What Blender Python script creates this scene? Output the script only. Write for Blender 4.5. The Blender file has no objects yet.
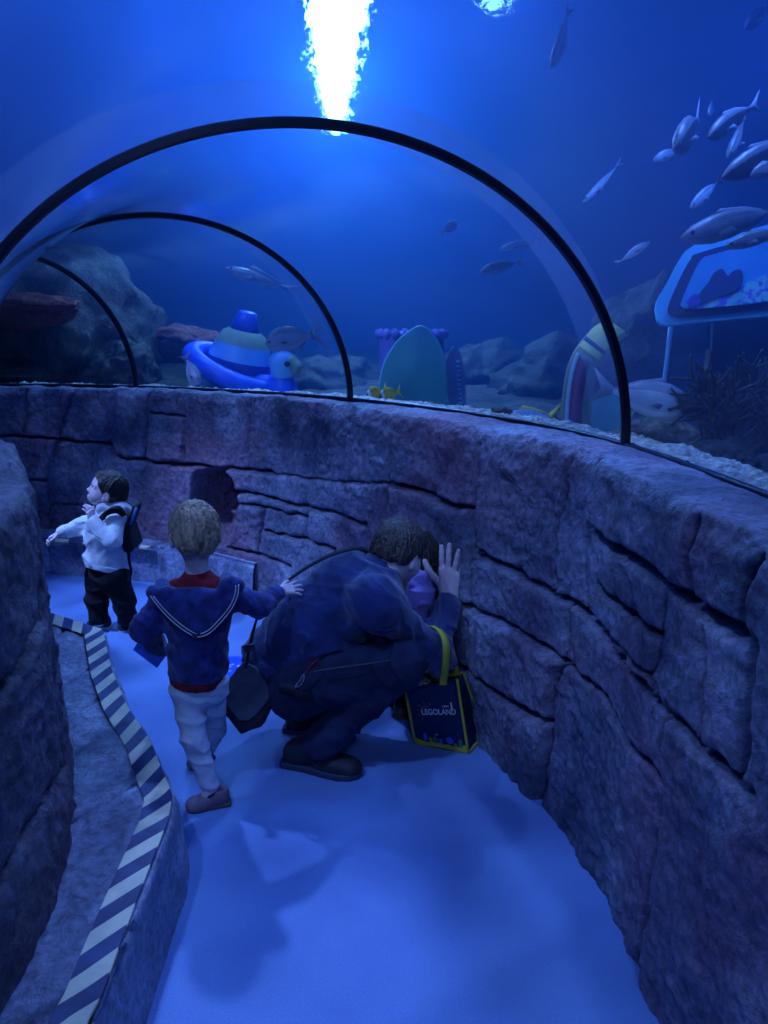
import bpy, math, random
import numpy as np
from mathutils import Vector, Matrix

random.seed(4)
RNG = np.random.default_rng(11)
C = bpy.context.scene.collection
PI = math.pi

# ------------------------------------------------------------------ camera geometry
PITCH, FPX, EYE = math.radians(15.0), 769.0, 1.60
cp, sp = math.cos(PITCH), math.sin(PITCH)

def ray(px, py):
    u = (px - 384) / FPX; v = (512 - py) / FPX
    return np.array([u, cp + v * sp, -sp + v * cp])

def at(px, py, Y):
    """the point seen at a place of the photograph, Y metres in front of the viewer"""
    d = ray(px, py); t = Y / d[1]
    return np.array([d[0] * t, Y, EYE + d[2] * t])

def onz(px, py, z=0.0):
    d = ray(px, py); t = (z - EYE) / d[2]
    return np.array([d[0] * t, d[1] * t, z])

# ------------------------------------------------------------------ noise
_T = RNG.random((64, 64, 64)).astype(np.float32)
def vnoise(P):
    P = np.asarray(P, np.float32)
    i = np.floor(P).astype(np.int32); f = P - i; f = f * f * (3 - 2 * f)
    i0 = i & 63; i1 = (i + 1) & 63
    x0, y0, z0 = i0[..., 0], i0[..., 1], i0[..., 2]; x1, y1, z1 = i1[..., 0], i1[..., 1], i1[..., 2]
    fx, fy, fz = f[..., 0], f[..., 1], f[..., 2]
    a = _T[x0, y0, z0] * (1 - fx) + _T[x1, y0, z0] * fx
    b = _T[x0, y1, z0] * (1 - fx) + _T[x1, y1, z0] * fx
    c = _T[x0, y0, z1] * (1 - fx) + _T[x1, y0, z1] * fx
    d = _T[x0, y1, z1] * (1 - fx) + _T[x1, y1, z1] * fx
    a = a * (1 - fy) + b * fy; c = c * (1 - fy) + d * fy
    return (a * (1 - fz) + c * fz) * 2 - 1
def fbm(P, sc, octv=4, gain=.5):
    P = np.asarray(P, np.float32) * sc; o = 0; a = 1
    for k in range(octv):
        o = o + a * vnoise(P + 17.3 * k); P = P * 2.03; a *= gain
    return o
def ridged(P, sc, octv=4):
    P = np.asarray(P, np.float32) * sc; o = 0; a = 1
    for k in range(octv):
        o = o + a * (1 - np.abs(vnoise(P + 9.1 * k)) * 2); P = P * 2.1; a *= .5
    return o

def catmull(pts, n=12):
    P = np.asarray(pts, float); out = []
    Q = np.vstack([2 * P[0] - P[1], P, 2 * P[-1] - P[-2]])
    for i in range(1, len(Q) - 2):
        for t in np.arange(n) / n:
            a, b, c, d = Q[i - 1], Q[i], Q[i + 1], Q[i + 2]
            out.append(.5 * (2 * b + (c - a) * t + (2 * a - 5 * b + 4 * c - d) * t * t + (-a + 3 * b - 3 * c + d) * t ** 3))
    out.append(P[-1]); return np.array(out)

def resample(P, ds):
    L = np.r_[0, np.cumsum(np.linalg.norm(np.diff(P[:, :2], axis=0), axis=1))]
    s = np.arange(0, L[-1], ds)
    return s, np.stack([np.interp(s, L, P[:, k]) for k in range(P.shape[1])], -1)

# ------------------------------------------------------------------ materials
def lin(c):
    c = [x / 255 for x in c]
    return tuple([(x / 12.92 if x <= .04045 else ((x + .055) / 1.055) ** 2.4) for x in c]) + (1,)

def nodes(name):
    m = bpy.data.materials.new(name); m.use_nodes = True
    nt = m.node_tree; nt.nodes.clear()
    return m, nt, nt.nodes, nt.links

def mat(name, col, rough=.7, spec=.4, col2=None, scale=8, bump=0., bscale=60, metal=0., stretch=None, detail=5, sheen=0, lo=.4, hi=.62, emit=None):
    m, nt, N, L = nodes(name)
    o = N.new('ShaderNodeOutputMaterial'); b = N.new('ShaderNodeBsdfPrincipled'); L.new(b.outputs[0], o.inputs[0])
    b.inputs['Roughness'].default_value = rough; b.inputs['Specular IOR Level'].default_value = spec
    b.inputs['Metallic'].default_value = metal
    if sheen: b.inputs['Sheen Weight'].default_value = sheen; b.inputs['Sheen Roughness'].default_value = .5
    tc = N.new('ShaderNodeTexCoord'); mp = N.new('ShaderNodeMapping'); L.new(tc.outputs['Object'], mp.inputs[0])
    if stretch: mp.inputs['Scale'].default_value = stretch
    c1 = tuple(col[:3]) + (1,)
    if col2 is None: col2 = tuple(x * .8 for x in c1[:3])
    n = N.new('ShaderNodeTexNoise'); n.inputs['Scale'].default_value = scale; n.inputs['Detail'].default_value = detail
    r = N.new('ShaderNodeValToRGB'); r.color_ramp.elements[0].position = lo; r.color_ramp.elements[1].position = hi
    r.color_ramp.elements[0].color = tuple(col2[:3]) + (1,); r.color_ramp.elements[1].color = c1
    L.new(mp.outputs[0], n.inputs['Vector']); L.new(n.outputs[0], r.inputs[0]); L.new(r.outputs[0], b.inputs['Base Color'])
    if bump:
        n2 = N.new('ShaderNodeTexNoise'); n2.inputs['Scale'].default_value = bscale; n2.inputs['Detail'].default_value = 6
        L.new(mp.outputs[0], n2.inputs['Vector'])
        bp = N.new('ShaderNodeBump'); bp.inputs['Strength'].default_value = bump; bp.inputs['Distance'].default_value = .01
        L.new(n2.outputs[0], bp.inputs['Height']); L.new(bp.outputs[0], b.inputs['Normal'])
    if emit:
        b.inputs['Emission Color'].default_value = tuple(emit[:3]) + (1,); b.inputs['Emission Strength'].default_value = emit[3]
    return m

def stone_mat(name, a, b_, c, sc=3.2, bump=.9, spec=.35, rough=.62):
    m, nt, N, L = nodes(name)
    o = N.new('ShaderNodeOutputMaterial'); b = N.new('ShaderNodeBsdfPrincipled'); L.new(b.outputs[0], o.inputs[0])
    b.inputs['Roughness'].default_value = rough; b.inputs['Specular IOR Level'].default_value = spec
    tc = N.new('ShaderNodeTexCoord')
    n4 = N.new('ShaderNodeTexNoise'); n4.inputs['Scale'].default_value = 13; n4.inputs['Detail'].default_value = 9; n4.inputs['Roughness'].default_value = .62; n4.inputs['Distortion'].default_value = .6; L.new(tc.outputs['Object'], n4.inputs['Vector'])
    n1 = N.new('ShaderNodeTexNoise'); n1.inputs['Scale'].default_value = sc; n1.inputs['Detail'].default_value = 7; n1.inputs['Distortion'].default_value = .8
    n2 = N.new('ShaderNodeTexNoise'); n2.inputs['Scale'].default_value = sc * .45; n2.inputs['Detail'].default_value = 3
    n3 = N.new('ShaderNodeTexNoise'); n3.inputs['Scale'].default_value = 45; n3.inputs['Detail'].default_value = 8; n3.inputs['Roughness'].default_value = .65
    mu = N.new('ShaderNodeTexMusgrave') if hasattr(bpy.types, 'ShaderNodeTexMusgrave') else None
    for n in (n1, n2, n3): L.new(tc.outputs['Object'], n.inputs['Vector'])
    r = N.new('ShaderNodeValToRGB'); e = r.color_ramp.elements
    e[0].position = .33; e[0].color = tuple(a) + (1,); e[1].position = .68; e[1].color = tuple(b_) + (1,)
    L.new(n1.outputs[0], r.inputs[0])
    r2 = N.new('ShaderNodeValToRGB'); r2.color_ramp.elements[0].position = .45; r2.color_ramp.elements[1].position = .62
    L.new(n2.outputs[0], r2.inputs[0])
    mx = N.new('ShaderNodeMix'); mx.data_type = 'RGBA'; L.new(r2.outputs[0], mx.inputs['Factor']); L.new(r.outputs[0], mx.inputs['A']); mx.inputs['B'].default_value = tuple(c) + (1,)
    r3 = N.new('ShaderNodeMapRange'); r3.inputs['From Min'].default_value = .35; r3.inputs['From Max'].default_value = .65; r3.inputs['To Min'].default_value = .6; r3.inputs['To Max'].default_value = 1.35
    L.new(n3.outputs[0], r3.inputs[0])
    mm = N.new('ShaderNodeVectorMath'); mm.operation = 'SCALE'; L.new(mx.outputs['Result'], mm.inputs[0]); L.new(r3.outputs[0], mm.inputs['Scale']); L.new(mm.outputs[0], b.inputs['Base Color'])
    bp = N.new('ShaderNodeBump'); bp.inputs['Strength'].default_value = bump; bp.inputs['Distance'].default_value = .006
    L.new(n3.outputs[0], bp.inputs['Height'])
    bq = N.new('ShaderNodeBump'); bq.inputs['Strength'].default_value = bump; bq.inputs['Distance'].default_value = .032; L.new(n4.outputs[0], bq.inputs['Height']); L.new(bq.outputs[0], bp.inputs['Normal']); L.new(bp.outputs[0], b.inputs['Normal'])
    return m

# ------------------------------------------------------------------ object helpers
def mesh_from(name, V, F, m=None, smooth=True, mi=None, mats=None):
    me = bpy.data.meshes.new(name)
    V = np.asarray(V, np.float32)
    if isinstance(F, np.ndarray):
        nf, k = F.shape
        me.vertices.add(len(V)); me.vertices.foreach_set('co', V.ravel())
        me.loops.add(nf * k); me.loops.foreach_set('vertex_index', F.astype(np.int32).ravel())
        me.polygons.add(nf); me.polygons.foreach_set('loop_start', np.arange(0, nf * k, k, dtype=np.int32))
        me.update(calc_edges=True)
    else:
        me.from_pydata([tuple(map(float, v)) for v in V], [], [tuple(int(i) for i in f) for f in F])
    for mm in (mats or ([m] if m else [])): me.materials.append(mm)
    if mi is not None: me.polygons.foreach_set('material_index', np.asarray(mi, np.int32))
    if smooth: me.polygons.foreach_set('use_smooth', np.ones(len(me.polygons), bool))
    me.update()
    return me

def link(name, me, parent=None, kind=None, label=None, cat=None, group=None):
    o = bpy.data.objects.new(name, me); C.objects.link(o)
    if parent is not None:
        o.parent = parent; o.matrix_parent_inverse = Matrix.Identity(4)
        o.location = -Vector(parent_world(parent))
    for k, v in (('kind', kind), ('label', label), ('category', cat), ('group', group)):
        if v: o[k] = v
    return o

_W = {}
def parent_world(p):
    """where the origin of a parent stands (parents are only moved, never turned, while building)"""
    v = Vector(p.location)
    while p.parent is not None:
        p = p.parent; v += Vector(p.location)
    return v

def thing(name, loc, label, cat, group=None):
    o = bpy.data.objects.new(name, None); C.objects.link(o); o.location = [float(x) for x in loc]
    o['label'] = label; o['category'] = cat
    if group: o['group'] = group
    return o

class MB:
    """collects pieces into one mesh"""
    def __init__(s): s.V = []; s.F = []; s.M = []; s.n = 0
    def add(s, V, F, mi=0):
        s.V += [tuple(v) for v in V]; s.F += [tuple(i + s.n for i in f) for f in F]; s.M += [mi] * len(F); s.n += len(V)
    def tube(s, P, R, n=10, mi=0, cap=True, flat=None):
        P = np.asarray(P, float); R = np.broadcast_to(np.asarray(R, float), (len(P),))
        T = np.gradient(P, axis=0); T /= np.linalg.norm(T, axis=1)[:, None] + 1e-12
        u = np.cross(T[0], [0, 0, 1.]);
        if np.linalg.norm(u) < .1: u = np.cross(T[0], [1., 0, 0])
        V = []
        for i in range(len(P)):
            u = u - T[i] * u.dot(T[i]); u /= np.linalg.norm(u) + 1e-12; w = np.cross(T[i], u)
            for k in range(n):
                a = 2 * PI * k / n
                V.append(P[i] + R[i] * (math.cos(a) * u + math.sin(a) * w))
        F = [(i * n + k, i * n + (k + 1) % n, (i + 1) * n + (k + 1) % n, (i + 1) * n + k) for i in range(len(P) - 1) for k in range(n)]
        if cap: F += [tuple(range(n))[::-1], tuple((len(P) - 1) * n + k for k in range(n))]
        s.add(V, F, mi)
    def ribbon(s, P, Wd, w, t, mi=0):
        """a strap: centre line P, width direction Wd, width w, thickness t"""
        P = np.asarray(P, float); Wd = np.broadcast_to(np.asarray(Wd, float), P.shape); T = np.gradient(P, axis=0); V = []
        for p, d, tt in zip(P, Wd, T):
            tt = tt / np.linalg.norm(tt); d = d - tt * d.dot(tt); d = d / np.linalg.norm(d); nn = np.cross(tt, d)
            V += [p + d * w / 2 + nn * t / 2, p - d * w / 2 + nn * t / 2, p - d * w / 2 - nn * t / 2, p + d * w / 2 - nn * t / 2]
        n = len(P)
        F = [(i * 4 + k, i * 4 + (k + 1) % 4, i * 4 + 4 + (k + 1) % 4, i * 4 + 4 + k) for i in range(n - 1) for k in range(4)]
        F += [(3, 2, 1, 0), (n * 4 - 4, n * 4 - 3, n * 4 - 2, n * 4 - 1)]
        s.add(V, F, mi)
    def box(s, c, ax, ay, az, mi=0):
        c, ax, ay, az = (np.asarray(q, float) for q in (c, ax, ay, az))
        V = [c + i * ax + j * ay + k * az for i in (-1, 1) for j in (-1, 1) for k in (-1, 1)]
        s.add(V, [(0, 1, 3, 2), (4, 6, 7, 5), (0, 4, 5, 1), (2, 3, 7, 6), (0, 2, 6, 4), (1, 5, 7, 3)], mi)
    def plate(s, poly, nrm, t, mi=0, bulge=0):
        """solid of a planar outline, thickness t along nrm"""
        poly = np.asarray(poly, float); nrm = np.asarray(nrm, float); nrm = nrm / np.linalg.norm(nrm); n = len(poly); c = poly.mean(0)
        rings = [(1, -.5), (1, .5)]
        V = list(poly - nrm * t / 2) + list(poly + nrm * t / 2) + [c - nrm * (t / 2 + bulge), c + nrm * (t / 2 + bulge)]
        F = [(i, (i + 1) % n, n + (i + 1) % n, n + i) for i in range(n)]
        F += [((i + 1) % n, i, 2 * n) for i in range(n)] + [(n + i, n + (i + 1) % n, 2 * n + 1) for i in range(n)]
        s.add(V, F, mi)
    def lathe(s, prof, base, axis, n=32, mi=None, sq=(1, 1)):
        """prof: (r, h) pairs turned about an axis"""
        axis = np.asarray(axis, float); axis /= np.linalg.norm(axis); u = np.cross(axis, [0, 1., 0]); u /= np.linalg.norm(u); w = np.cross(axis, u); V = []
        for r, h in prof:
            for k in range(n):
                a = 2 * PI * k / n; V.append(np.asarray(base) + axis * h + r * (math.cos(a) * u * sq[0] + math.sin(a) * w * sq[1]))
        for i in range(len(prof) - 1):
            F = [(i * n + k, i * n + (k + 1) % n, (i + 1) * n + (k + 1) % n, (i + 1) * n + k) for k in range(n)]
            for f in F: s.F.append(tuple(q + s.n for q in f)); s.M.append(mi[i] if mi else 0)
        s.V += [tuple(v) for v in V]; s.n += len(V)
    def build(s, name, mats, parent=None, smooth=True, **kw):
        if not isinstance(mats, list): mats = [mats]
        me = mesh_from(name, s.V, s.F, mats=mats, mi=s.M, smooth=smooth)
        return link(name, me, parent, **kw)

def smoothed(o, lv=1):
    md = o.modifiers.new('s', 'SUBSURF'); md.levels = lv; md.render_levels = lv; return o
def bevel(o, w=.004, seg=2):
    md = o.modifiers.new('b', 'BEVEL'); md.width = w; md.segments = seg; md.limit_method = 'ANGLE'; return o

def grid_faces(ni, nj, closed_i=False):
    i = np.arange(ni if closed_i else ni - 1)[:, None]; j = np.arange(nj - 1)[None, :]
    a = i * nj + j; b = ((i + 1) % ni) * nj + j
    return np.stack([a, b, b + 1, a + 1], -1).reshape(-1, 4)

# ================================================================== SDF modelling (bodies, cloth, hair)
def unit(v): v = np.asarray(v, float); return v / (np.linalg.norm(v) + 1e-12)

def CAP(a, b, ra, rb, k=.02, op='u'): return dict(t='cap', a=np.asarray(a, float), b=np.asarray(b, float), ra=ra, rb=rb, k=k, op=op)
def ELL(c, r, R=None, k=.02, op='u'): return dict(t='ell', c=np.asarray(c, float), r=np.asarray(r, float), R=np.eye(3) if R is None else np.asarray(R, float), k=k, op=op)
def PLT(poly, c, R, th, rd, k=.02, op='u'):
    """rounded plate: polygon in the plane of R[0],R[1], thickness along R[2]"""
    return dict(t='plt', poly=np.asarray(poly, float), c=np.asarray(c, float), R=np.asarray(R, float), th=th, rd=rd, k=k, op=op)
def chain(P, R, k=.02): return [CAP(P[i], P[i + 1], R[i], R[i + 1], k) for i in range(len(P) - 1)]

def sd_eval(p, P, grow=0):
    if p['t'] == 'cap':
        ba = p['b'] - p['a']; pa = P - p['a']; t = np.clip((pa @ ba) / (ba @ ba + 1e-12), 0, 1)
        return np.linalg.norm(pa - t[..., None] * ba, axis=-1) - (p['ra'] + (p['rb'] - p['ra']) * t) - grow
    if p['t'] == 'ell':
        q = (P - p['c']) @ p['R'].T; r = p['r'] + grow
        k0 = np.linalg.norm(q / r, axis=-1); k1 = np.linalg.norm(q / r ** 2, axis=-1)
        return k0 * (k0 - 1) / (k1 + 1e-9)
    q = (P - p['c']) @ p['R'].T; x = q[..., :2]; v = p['poly']; n = len(v)
    d = np.full(x.shape[:-1], 1e9); s = np.ones(x.shape[:-1])
    for i in range(n):
        j = (i - 1) % n; e = v[j] - v[i]; w = x - v[i]
        b = w - e * np.clip((w @ e) / (e @ e), 0, 1)[..., None]; d = np.minimum(d, (b * b).sum(-1))
        c1 = x[..., 1] >= v[i][1]; c2 = x[..., 1] < v[j][1]; c3 = e[0] * w[..., 1] > e[1] * w[..., 0]
        s = np.where((c1 & c2 & c3) | (~c1 & ~c2 & ~c3), -s, s)
    d2 = s * np.sqrt(d) + p['rd']; dz = np.abs(q[..., 2]) - p['th'] + p['rd']
    return np.minimum(np.maximum(d2, dz), 0) + np.sqrt(np.maximum(d2, 0) ** 2 + np.maximum(dz, 0) ** 2) - p['rd'] - grow

def bounds(p, grow):
    if p['t'] == 'cap':
        r = max(p['ra'], p['rb']) + grow; return np.minimum(p['a'], p['b']) - r, np.maximum(p['a'], p['b']) + r
    if p['t'] == 'ell':
        r = p['r'].max() + grow; return p['c'] - r, p['c'] + r
    r = np.linalg.norm(p['poly'], axis=1).max() + p['th'] + grow; return p['c'] - r, p['c'] + r

def surface(prims, res, grow=0, clips=(), disp=None, amp=.01):
    us = [p for p in prims if p['op'] == 'u']
    B = [bounds(p, grow) for p in us]
    lo = np.min([b[0] for b in B], 0) - 3 * res - amp; hi = np.max([b[1] for b in B], 0) + 3 * res + amp
    n = np.ceil((hi - lo) / res).astype(int) + 1
    ax = [lo[i] + res * np.arange(n[i]) for i in range(3)]
    D = np.full(n, .05, np.float64)
    for p in prims:
        b = bounds(p, grow); m = p['k'] + 4 * res + amp
        i0 = [max(0, int((b[0][i] - m - lo[i]) / res)) for i in range(3)]; i1 = [min(n[i], int((b[1][i] + m - lo[i]) / res) + 2) for i in range(3)]
        if any(i1[i] <= i0[i] for i in range(3)): continue
        sl = tuple(slice(i0[i], i1[i]) for i in range(3))
        G = np.stack(np.meshgrid(*[ax[i][sl[i]] for i in range(3)], indexing='ij'), -1)
        d = sd_eval(p, G, grow if p['op'] == 'u' else 0); k = p['k']; A = D[sl]
        if p['op'] == 'u':
            h = np.maximum(k - np.abs(A - d), 0) / k; D[sl] = np.minimum(A, d) - h * h * k / 4
        else:
            d = -d; h = np.maximum(k - np.abs(A - d), 0) / k; D[sl] = np.maximum(A, d) + h * h * k / 4
    near = np.abs(D) < (amp + 3 * res)
    idx = np.nonzero(near); P = lo + res * np.stack(idx, -1)
    if disp is not None: D[idx] += disp(P)
    G = None
    for c in clips:
        if G is None: G = np.stack(np.meshgrid(*ax, indexing='ij'), -1)
        D = np.maximum(D, c(G))
    D[0], D[-1], D[:, 0], D[:, -1], D[:, :, 0], D[:, :, -1] = (.05,) * 6
    S = D < 0
    acc = np.zeros([q - 1 for q in n] + [3]); cnt = np.zeros([q - 1 for q in n])
    for a in range(3):
        o = [b for b in range(3) if b != a]
        s0 = [slice(None)] * 3; s1 = [slice(None)] * 3; s0[a] = slice(0, -1); s1[a] = slice(1, None)
        A, Bv = D[tuple(s0)], D[tuple(s1)]; cr = (A < 0) != (Bv < 0)
        t = np.where(cr, A / np.where(cr, A - Bv, 1), 0)
        for u in (0, 1):
            for w in (0, 1):
                sl = [slice(None)] * 3; sl[o[0]] = slice(u, n[o[0]] - 1 + u); sl[o[1]] = slice(w, n[o[1]] - 1 + w); sl = tuple(sl)
                c = cr[sl]; cnt += c; acc[..., a] += np.where(c, t[sl], 0); acc[..., o[0]] += c * u; acc[..., o[1]] += c * w
    act = cnt > 0; ids = -np.ones(act.shape, np.int64); ids[act] = np.arange(act.sum())
    V = lo + res * (np.stack(np.nonzero(act), -1) + acc[act] / cnt[act][:, None])
    F = []
    for a in range(3):
        b, c = (a + 1) % 3, (a + 2) % 3
        s0 = [slice(1, -1)] * 3; s1 = [slice(1, -1)] * 3; s0[a] = slice(0, -1); s1[a] = slice(1, None)
        A, Bv = S[tuple(s0)], S[tuple(s1)]
        for flip, msk in ((False, A & ~Bv), (True, ~A & Bv)):
            I = np.stack(np.nonzero(msk), -1)
            if not len(I): continue
            I[:, b] += 1; I[:, c] += 1
            def cell(db, dc):
                J = I.copy(); J[:, b] += db; J[:, c] += dc; return ids[J[:, 0], J[:, 1], J[:, 2]]
            q = np.stack([cell(-1, -1), cell(0, -1), cell(0, 0), cell(-1, 0)], -1)
            F.append(q[:, ::-1] if flip else q)
    return V, np.vstack(F)

def join(parts):
    V = []; F = []; n = 0
    for v, f in parts: V.append(v); F.append(f + n); n += len(v)
    return np.vstack(V), np.vstack(F)

def sdf_obj(name, parts, m, parent=None, **kw):
    V, F = join(parts); return link(name, mesh_from(name, V, F, m), parent, **kw)

def folds(amp, freq, ang=(0, 0, 1), seed=0, fine=.35):
    d = unit(ang)
    def f(P):
        w = fbm(P + seed, 8, 2)
        s_ = 1 - np.abs(np.sin((P @ d) * freq * .5 + 2.2 * w)); s2 = 1 - np.abs(np.sin((P @ unit(d + [.5, .2, -.3])) * freq * .8 + 3 * w + 1))
        m = np.clip(.55 + .8 * vnoise(P * 7 + seed + 5), 0, 1.2)
        return -amp * (1.5 * (s_ ** 1.5 - .35) * m + .6 * (s2 ** 2 - .3) * (1.1 - m) + fine * fbm(P + seed, 40, 2))
    return f

# ================================================================== the tunnel: glass, ribs, walls
#            x      y     ang   a    b    z0
ST = np.array([[1.02, -1.5, 0.00, .95, .88, 1.18],
               [.99, -.2, 0.02, .95, .88, 1.18],
               [.93, 1.1, 0.12, .97, .88, 1.18],
               [.76, 2.40, .26, .98, .88, 1.17],
               [.38, 3.18, .44, .93, .84, 1.16],
               [-.168, 3.80, .62, .88, .80, 1.15],
               [-.80, 4.33, .82, .80, .76, 1.13],
               [-1.50, 4.69, 1.02, .76, .74, 1.12],
               [-2.3, 4.92, 1.28, .76, .74, 1.11],
               [-3.6, 5.02, 1.5, .76, .74, 1.11]])
SS = catmull(ST, 8)                       # stations, 8 per bay
def arch(q, th, off=0.):
    x, y, ang, a, b, z = q
    dx, dy = math.cos(ang), math.sin(ang); cx, cy = x - a * dx, y - a * dy
    c, s = np.cos(th), np.sin(th)
    return np.stack([cx + (a + off) * c * dx, cy + (a + off) * c * dy, z + (b + off) * s], -1)

def glass_mat():
    m, nt, N, L = nodes('acrylic')
    o = N.new('ShaderNodeOutputMaterial'); mx = N.new('ShaderNodeMixShader'); tr = N.new('ShaderNodeBsdfTransparent'); gl = N.new('ShaderNodeBsdfGlossy')
    tr.inputs[0].default_value = (.93, .97, 1, 1); gl.inputs['Roughness'].default_value = .13; gl.inputs[0].default_value = (.8, .9, 1, 1)
    fr = N.new('ShaderNodeFresnel'); fr.inputs[0].default_value = 1.42
    tc = N.new('ShaderNodeTexCoord'); n = N.new('ShaderNodeTexNoise'); n.inputs['Scale'].default_value = 3; n.inputs['Detail'].default_value = 3
    L.new(tc.outputs['Object'], n.inputs['Vector'])
    bp = N.new('ShaderNodeBump'); bp.inputs['Strength'].default_value = .05; bp.inputs['Distance'].default_value = .02; L.new(n.outputs[0], bp.inputs['Height'])
    L.new(bp.outputs[0], gl.inputs['Normal']); L.new(bp.outputs[0], fr.inputs['Normal'])
    L.new(fr.outputs[0], mx.inputs[0]); L.new(tr.outputs[0], mx.inputs[1]); L.new(gl.outputs[0], mx.inputs[2]); L.new(mx.outputs[0], o.inputs[0])
    return m
M_glass = glass_mat()
th = np.linspace(0, PI, 65)
bays = [(0, 3), (3, 5), (5, 7), (7, 9)]
for k, (i0, i1) in enumerate(bays):
    rows = [arch(SS[i], th) for i in range(i0 * 8, i1 * 8 + 1)]
    V = np.concatenate(rows); F = grid_faces(len(rows), len(th))
    o = link('window_%d' % (k + 1), mesh_from('window', V, F[:, ::-1], M_glass), kind='structure', label='curved clear acrylic panel of the walk-through tunnel')

M_rib = mat('rib_metal', (.012, .014, .03), .28, .6, metal=.3)
def rib(q, w, t, name):
    x, y, ang, a, b, z = q; dx, dy = math.cos(ang), math.sin(ang); ty = np.array([-dy, dx, 0.])
    tt = np.linspace(0, PI, 81); V = []
    for i, s_ in enumerate(tt):
        for (off, ww) in ((-t, -w / 2), (-t - .004, 0), (-t, w / 2), (.012, w / 2), (.012, -w / 2)):
            V.append(arch(q, np.array(s_), off) + ty * ww)
    n = 5
    F = [(i * n + k, i * n + (k + 1) % n, (i + 1) * n + (k + 1) % n, (i + 1) * n + k) for i in range(80) for k in range(n)]
    o = link(name, mesh_from('rib', V, F, M_rib, smooth=False), kind='structure', label='dark rib arching over the tunnel between two acrylic panels'); return o
rib(ST[3], .025, .010, 'trim_1'); rib(ST[5], .026, .008, 'trim_2'); rib(ST[7], .028, .008, 'trim_3')
# pale see-through bands outside the glass, imitating reflections of the ribs
def reflection_mat():
    m, nt, N, L = nodes('pale_reflection'); o = N.new('ShaderNodeOutputMaterial'); mx = N.new('ShaderNodeMixShader'); tr = N.new('ShaderNodeBsdfTransparent'); df = N.new('ShaderNodeBsdfDiffuse'); df.inputs[0].default_value = (.5, .6, .8, 1)
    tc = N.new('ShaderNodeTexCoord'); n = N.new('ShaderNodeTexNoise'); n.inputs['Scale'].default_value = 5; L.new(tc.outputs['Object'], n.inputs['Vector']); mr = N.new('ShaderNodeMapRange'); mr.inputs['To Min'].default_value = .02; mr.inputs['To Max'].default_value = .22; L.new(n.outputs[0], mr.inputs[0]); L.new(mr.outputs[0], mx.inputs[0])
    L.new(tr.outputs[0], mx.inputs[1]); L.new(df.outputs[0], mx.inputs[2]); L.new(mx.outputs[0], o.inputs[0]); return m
M_refl = reflection_mat()
for nm, i_, o0, o1, ww in (('reflection_band_1', 26, .045, .15, .03), ('reflection_band_2', 42, .04, .10, .02)):
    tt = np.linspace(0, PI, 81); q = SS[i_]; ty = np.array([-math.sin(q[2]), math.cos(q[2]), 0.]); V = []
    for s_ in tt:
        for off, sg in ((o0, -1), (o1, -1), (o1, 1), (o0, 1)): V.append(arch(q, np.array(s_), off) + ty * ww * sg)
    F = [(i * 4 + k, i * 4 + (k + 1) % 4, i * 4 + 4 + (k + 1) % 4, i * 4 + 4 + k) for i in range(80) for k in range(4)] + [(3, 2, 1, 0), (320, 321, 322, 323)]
    link(nm, mesh_from(nm, V, F, M_refl, smooth=False), kind='structure', label='faint pale band imitating a rib reflection, outside the tunnel glass')
# gasket along the foot of the panels
mb = MB(); P = SS[8:, [0, 1, 5]].copy(); P[:, 2] += .004; mb.tube(P, .013, 8); o = mb.build('trim_4', M_rib, kind='structure')

# water all round the tunnel
def water_mat():
    m, nt, N, L = nodes('sea_water')
    o = N.new('ShaderNodeOutputMaterial'); tr = N.new('ShaderNodeBsdfTransparent'); L.new(tr.outputs[0], o.inputs['Surface'])
    ab = N.new('ShaderNodeVolumeAbsorption'); ab.inputs['Color'].default_value = (.05, .45, .92, 1); ab.inputs['Density'].default_value = .10
    sc = N.new('ShaderNodeVolumeScatter'); sc.inputs['Color'].default_value = (.10, .36, 1, 1); sc.inputs['Density'].default_value = .105; sc.inputs['Anisotropy'].default_value = .55
    ad = N.new('ShaderNodeAddShader'); L.new(ab.outputs[0], ad.inputs[0]); L.new(sc.outputs[0], ad.inputs[1]); L.new(ad.outputs[0], o.inputs['Volume'])
    return m
M_water = water_mat()
sec = [i for i in range(0, len(SS), 2)]
prof_n = 41; tth = np.linspace(0, PI, prof_n - 2)
V = []
for i in sec:
    A = arch(SS[i], tth, .03); lo0 = A[0].copy(); lo1 = A[-1].copy(); lo0[2] = lo1[2] = -.25
    V += [lo0] + list(A) + [lo1]
ni = len(sec); F = [(i * prof_n + j, i * prof_n + (j + 1) % prof_n, (i + 1) * prof_n + (j + 1) % prof_n, (i + 1) * prof_n + j) for i in range(ni - 1) for j in range(prof_n)]
F += [tuple(range(prof_n))[::-1], tuple((ni - 1) * prof_n + j for j in range(prof_n))]
V = np.array(V)
def signed(V, F):
    return sum(np.dot(V[f[0]], np.cross(V[f[k]], V[f[k + 1]])) for f in F for k in range(1, len(f) - 1))
if signed(V, F) > 0: F = [f[::-1] for f in F]
x0, x1, y0, y1, z0, z1 = -10, 10, -3, 12, -.6, 3.6
BV = np.array([(x, y, z) for x in (x0, x1) for y in (y0, y1) for z in (z0, z1)], float)
BF = [(0, 1, 3, 2), (4, 6, 7, 5), (0, 4, 5, 1), (2, 3, 7, 6), (0, 2, 6, 4), (1, 5, 7, 3)]
if signed(BV, BF) < 0: BF = [f[::-1] for f in BF]
link('water', mesh_from('water', np.vstack([BV, V]), BF + [tuple(q + 8 for q in f) for f in F], M_water, smooth=False), kind='structure', label='deep blue water filling the tank around the tunnel')

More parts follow.
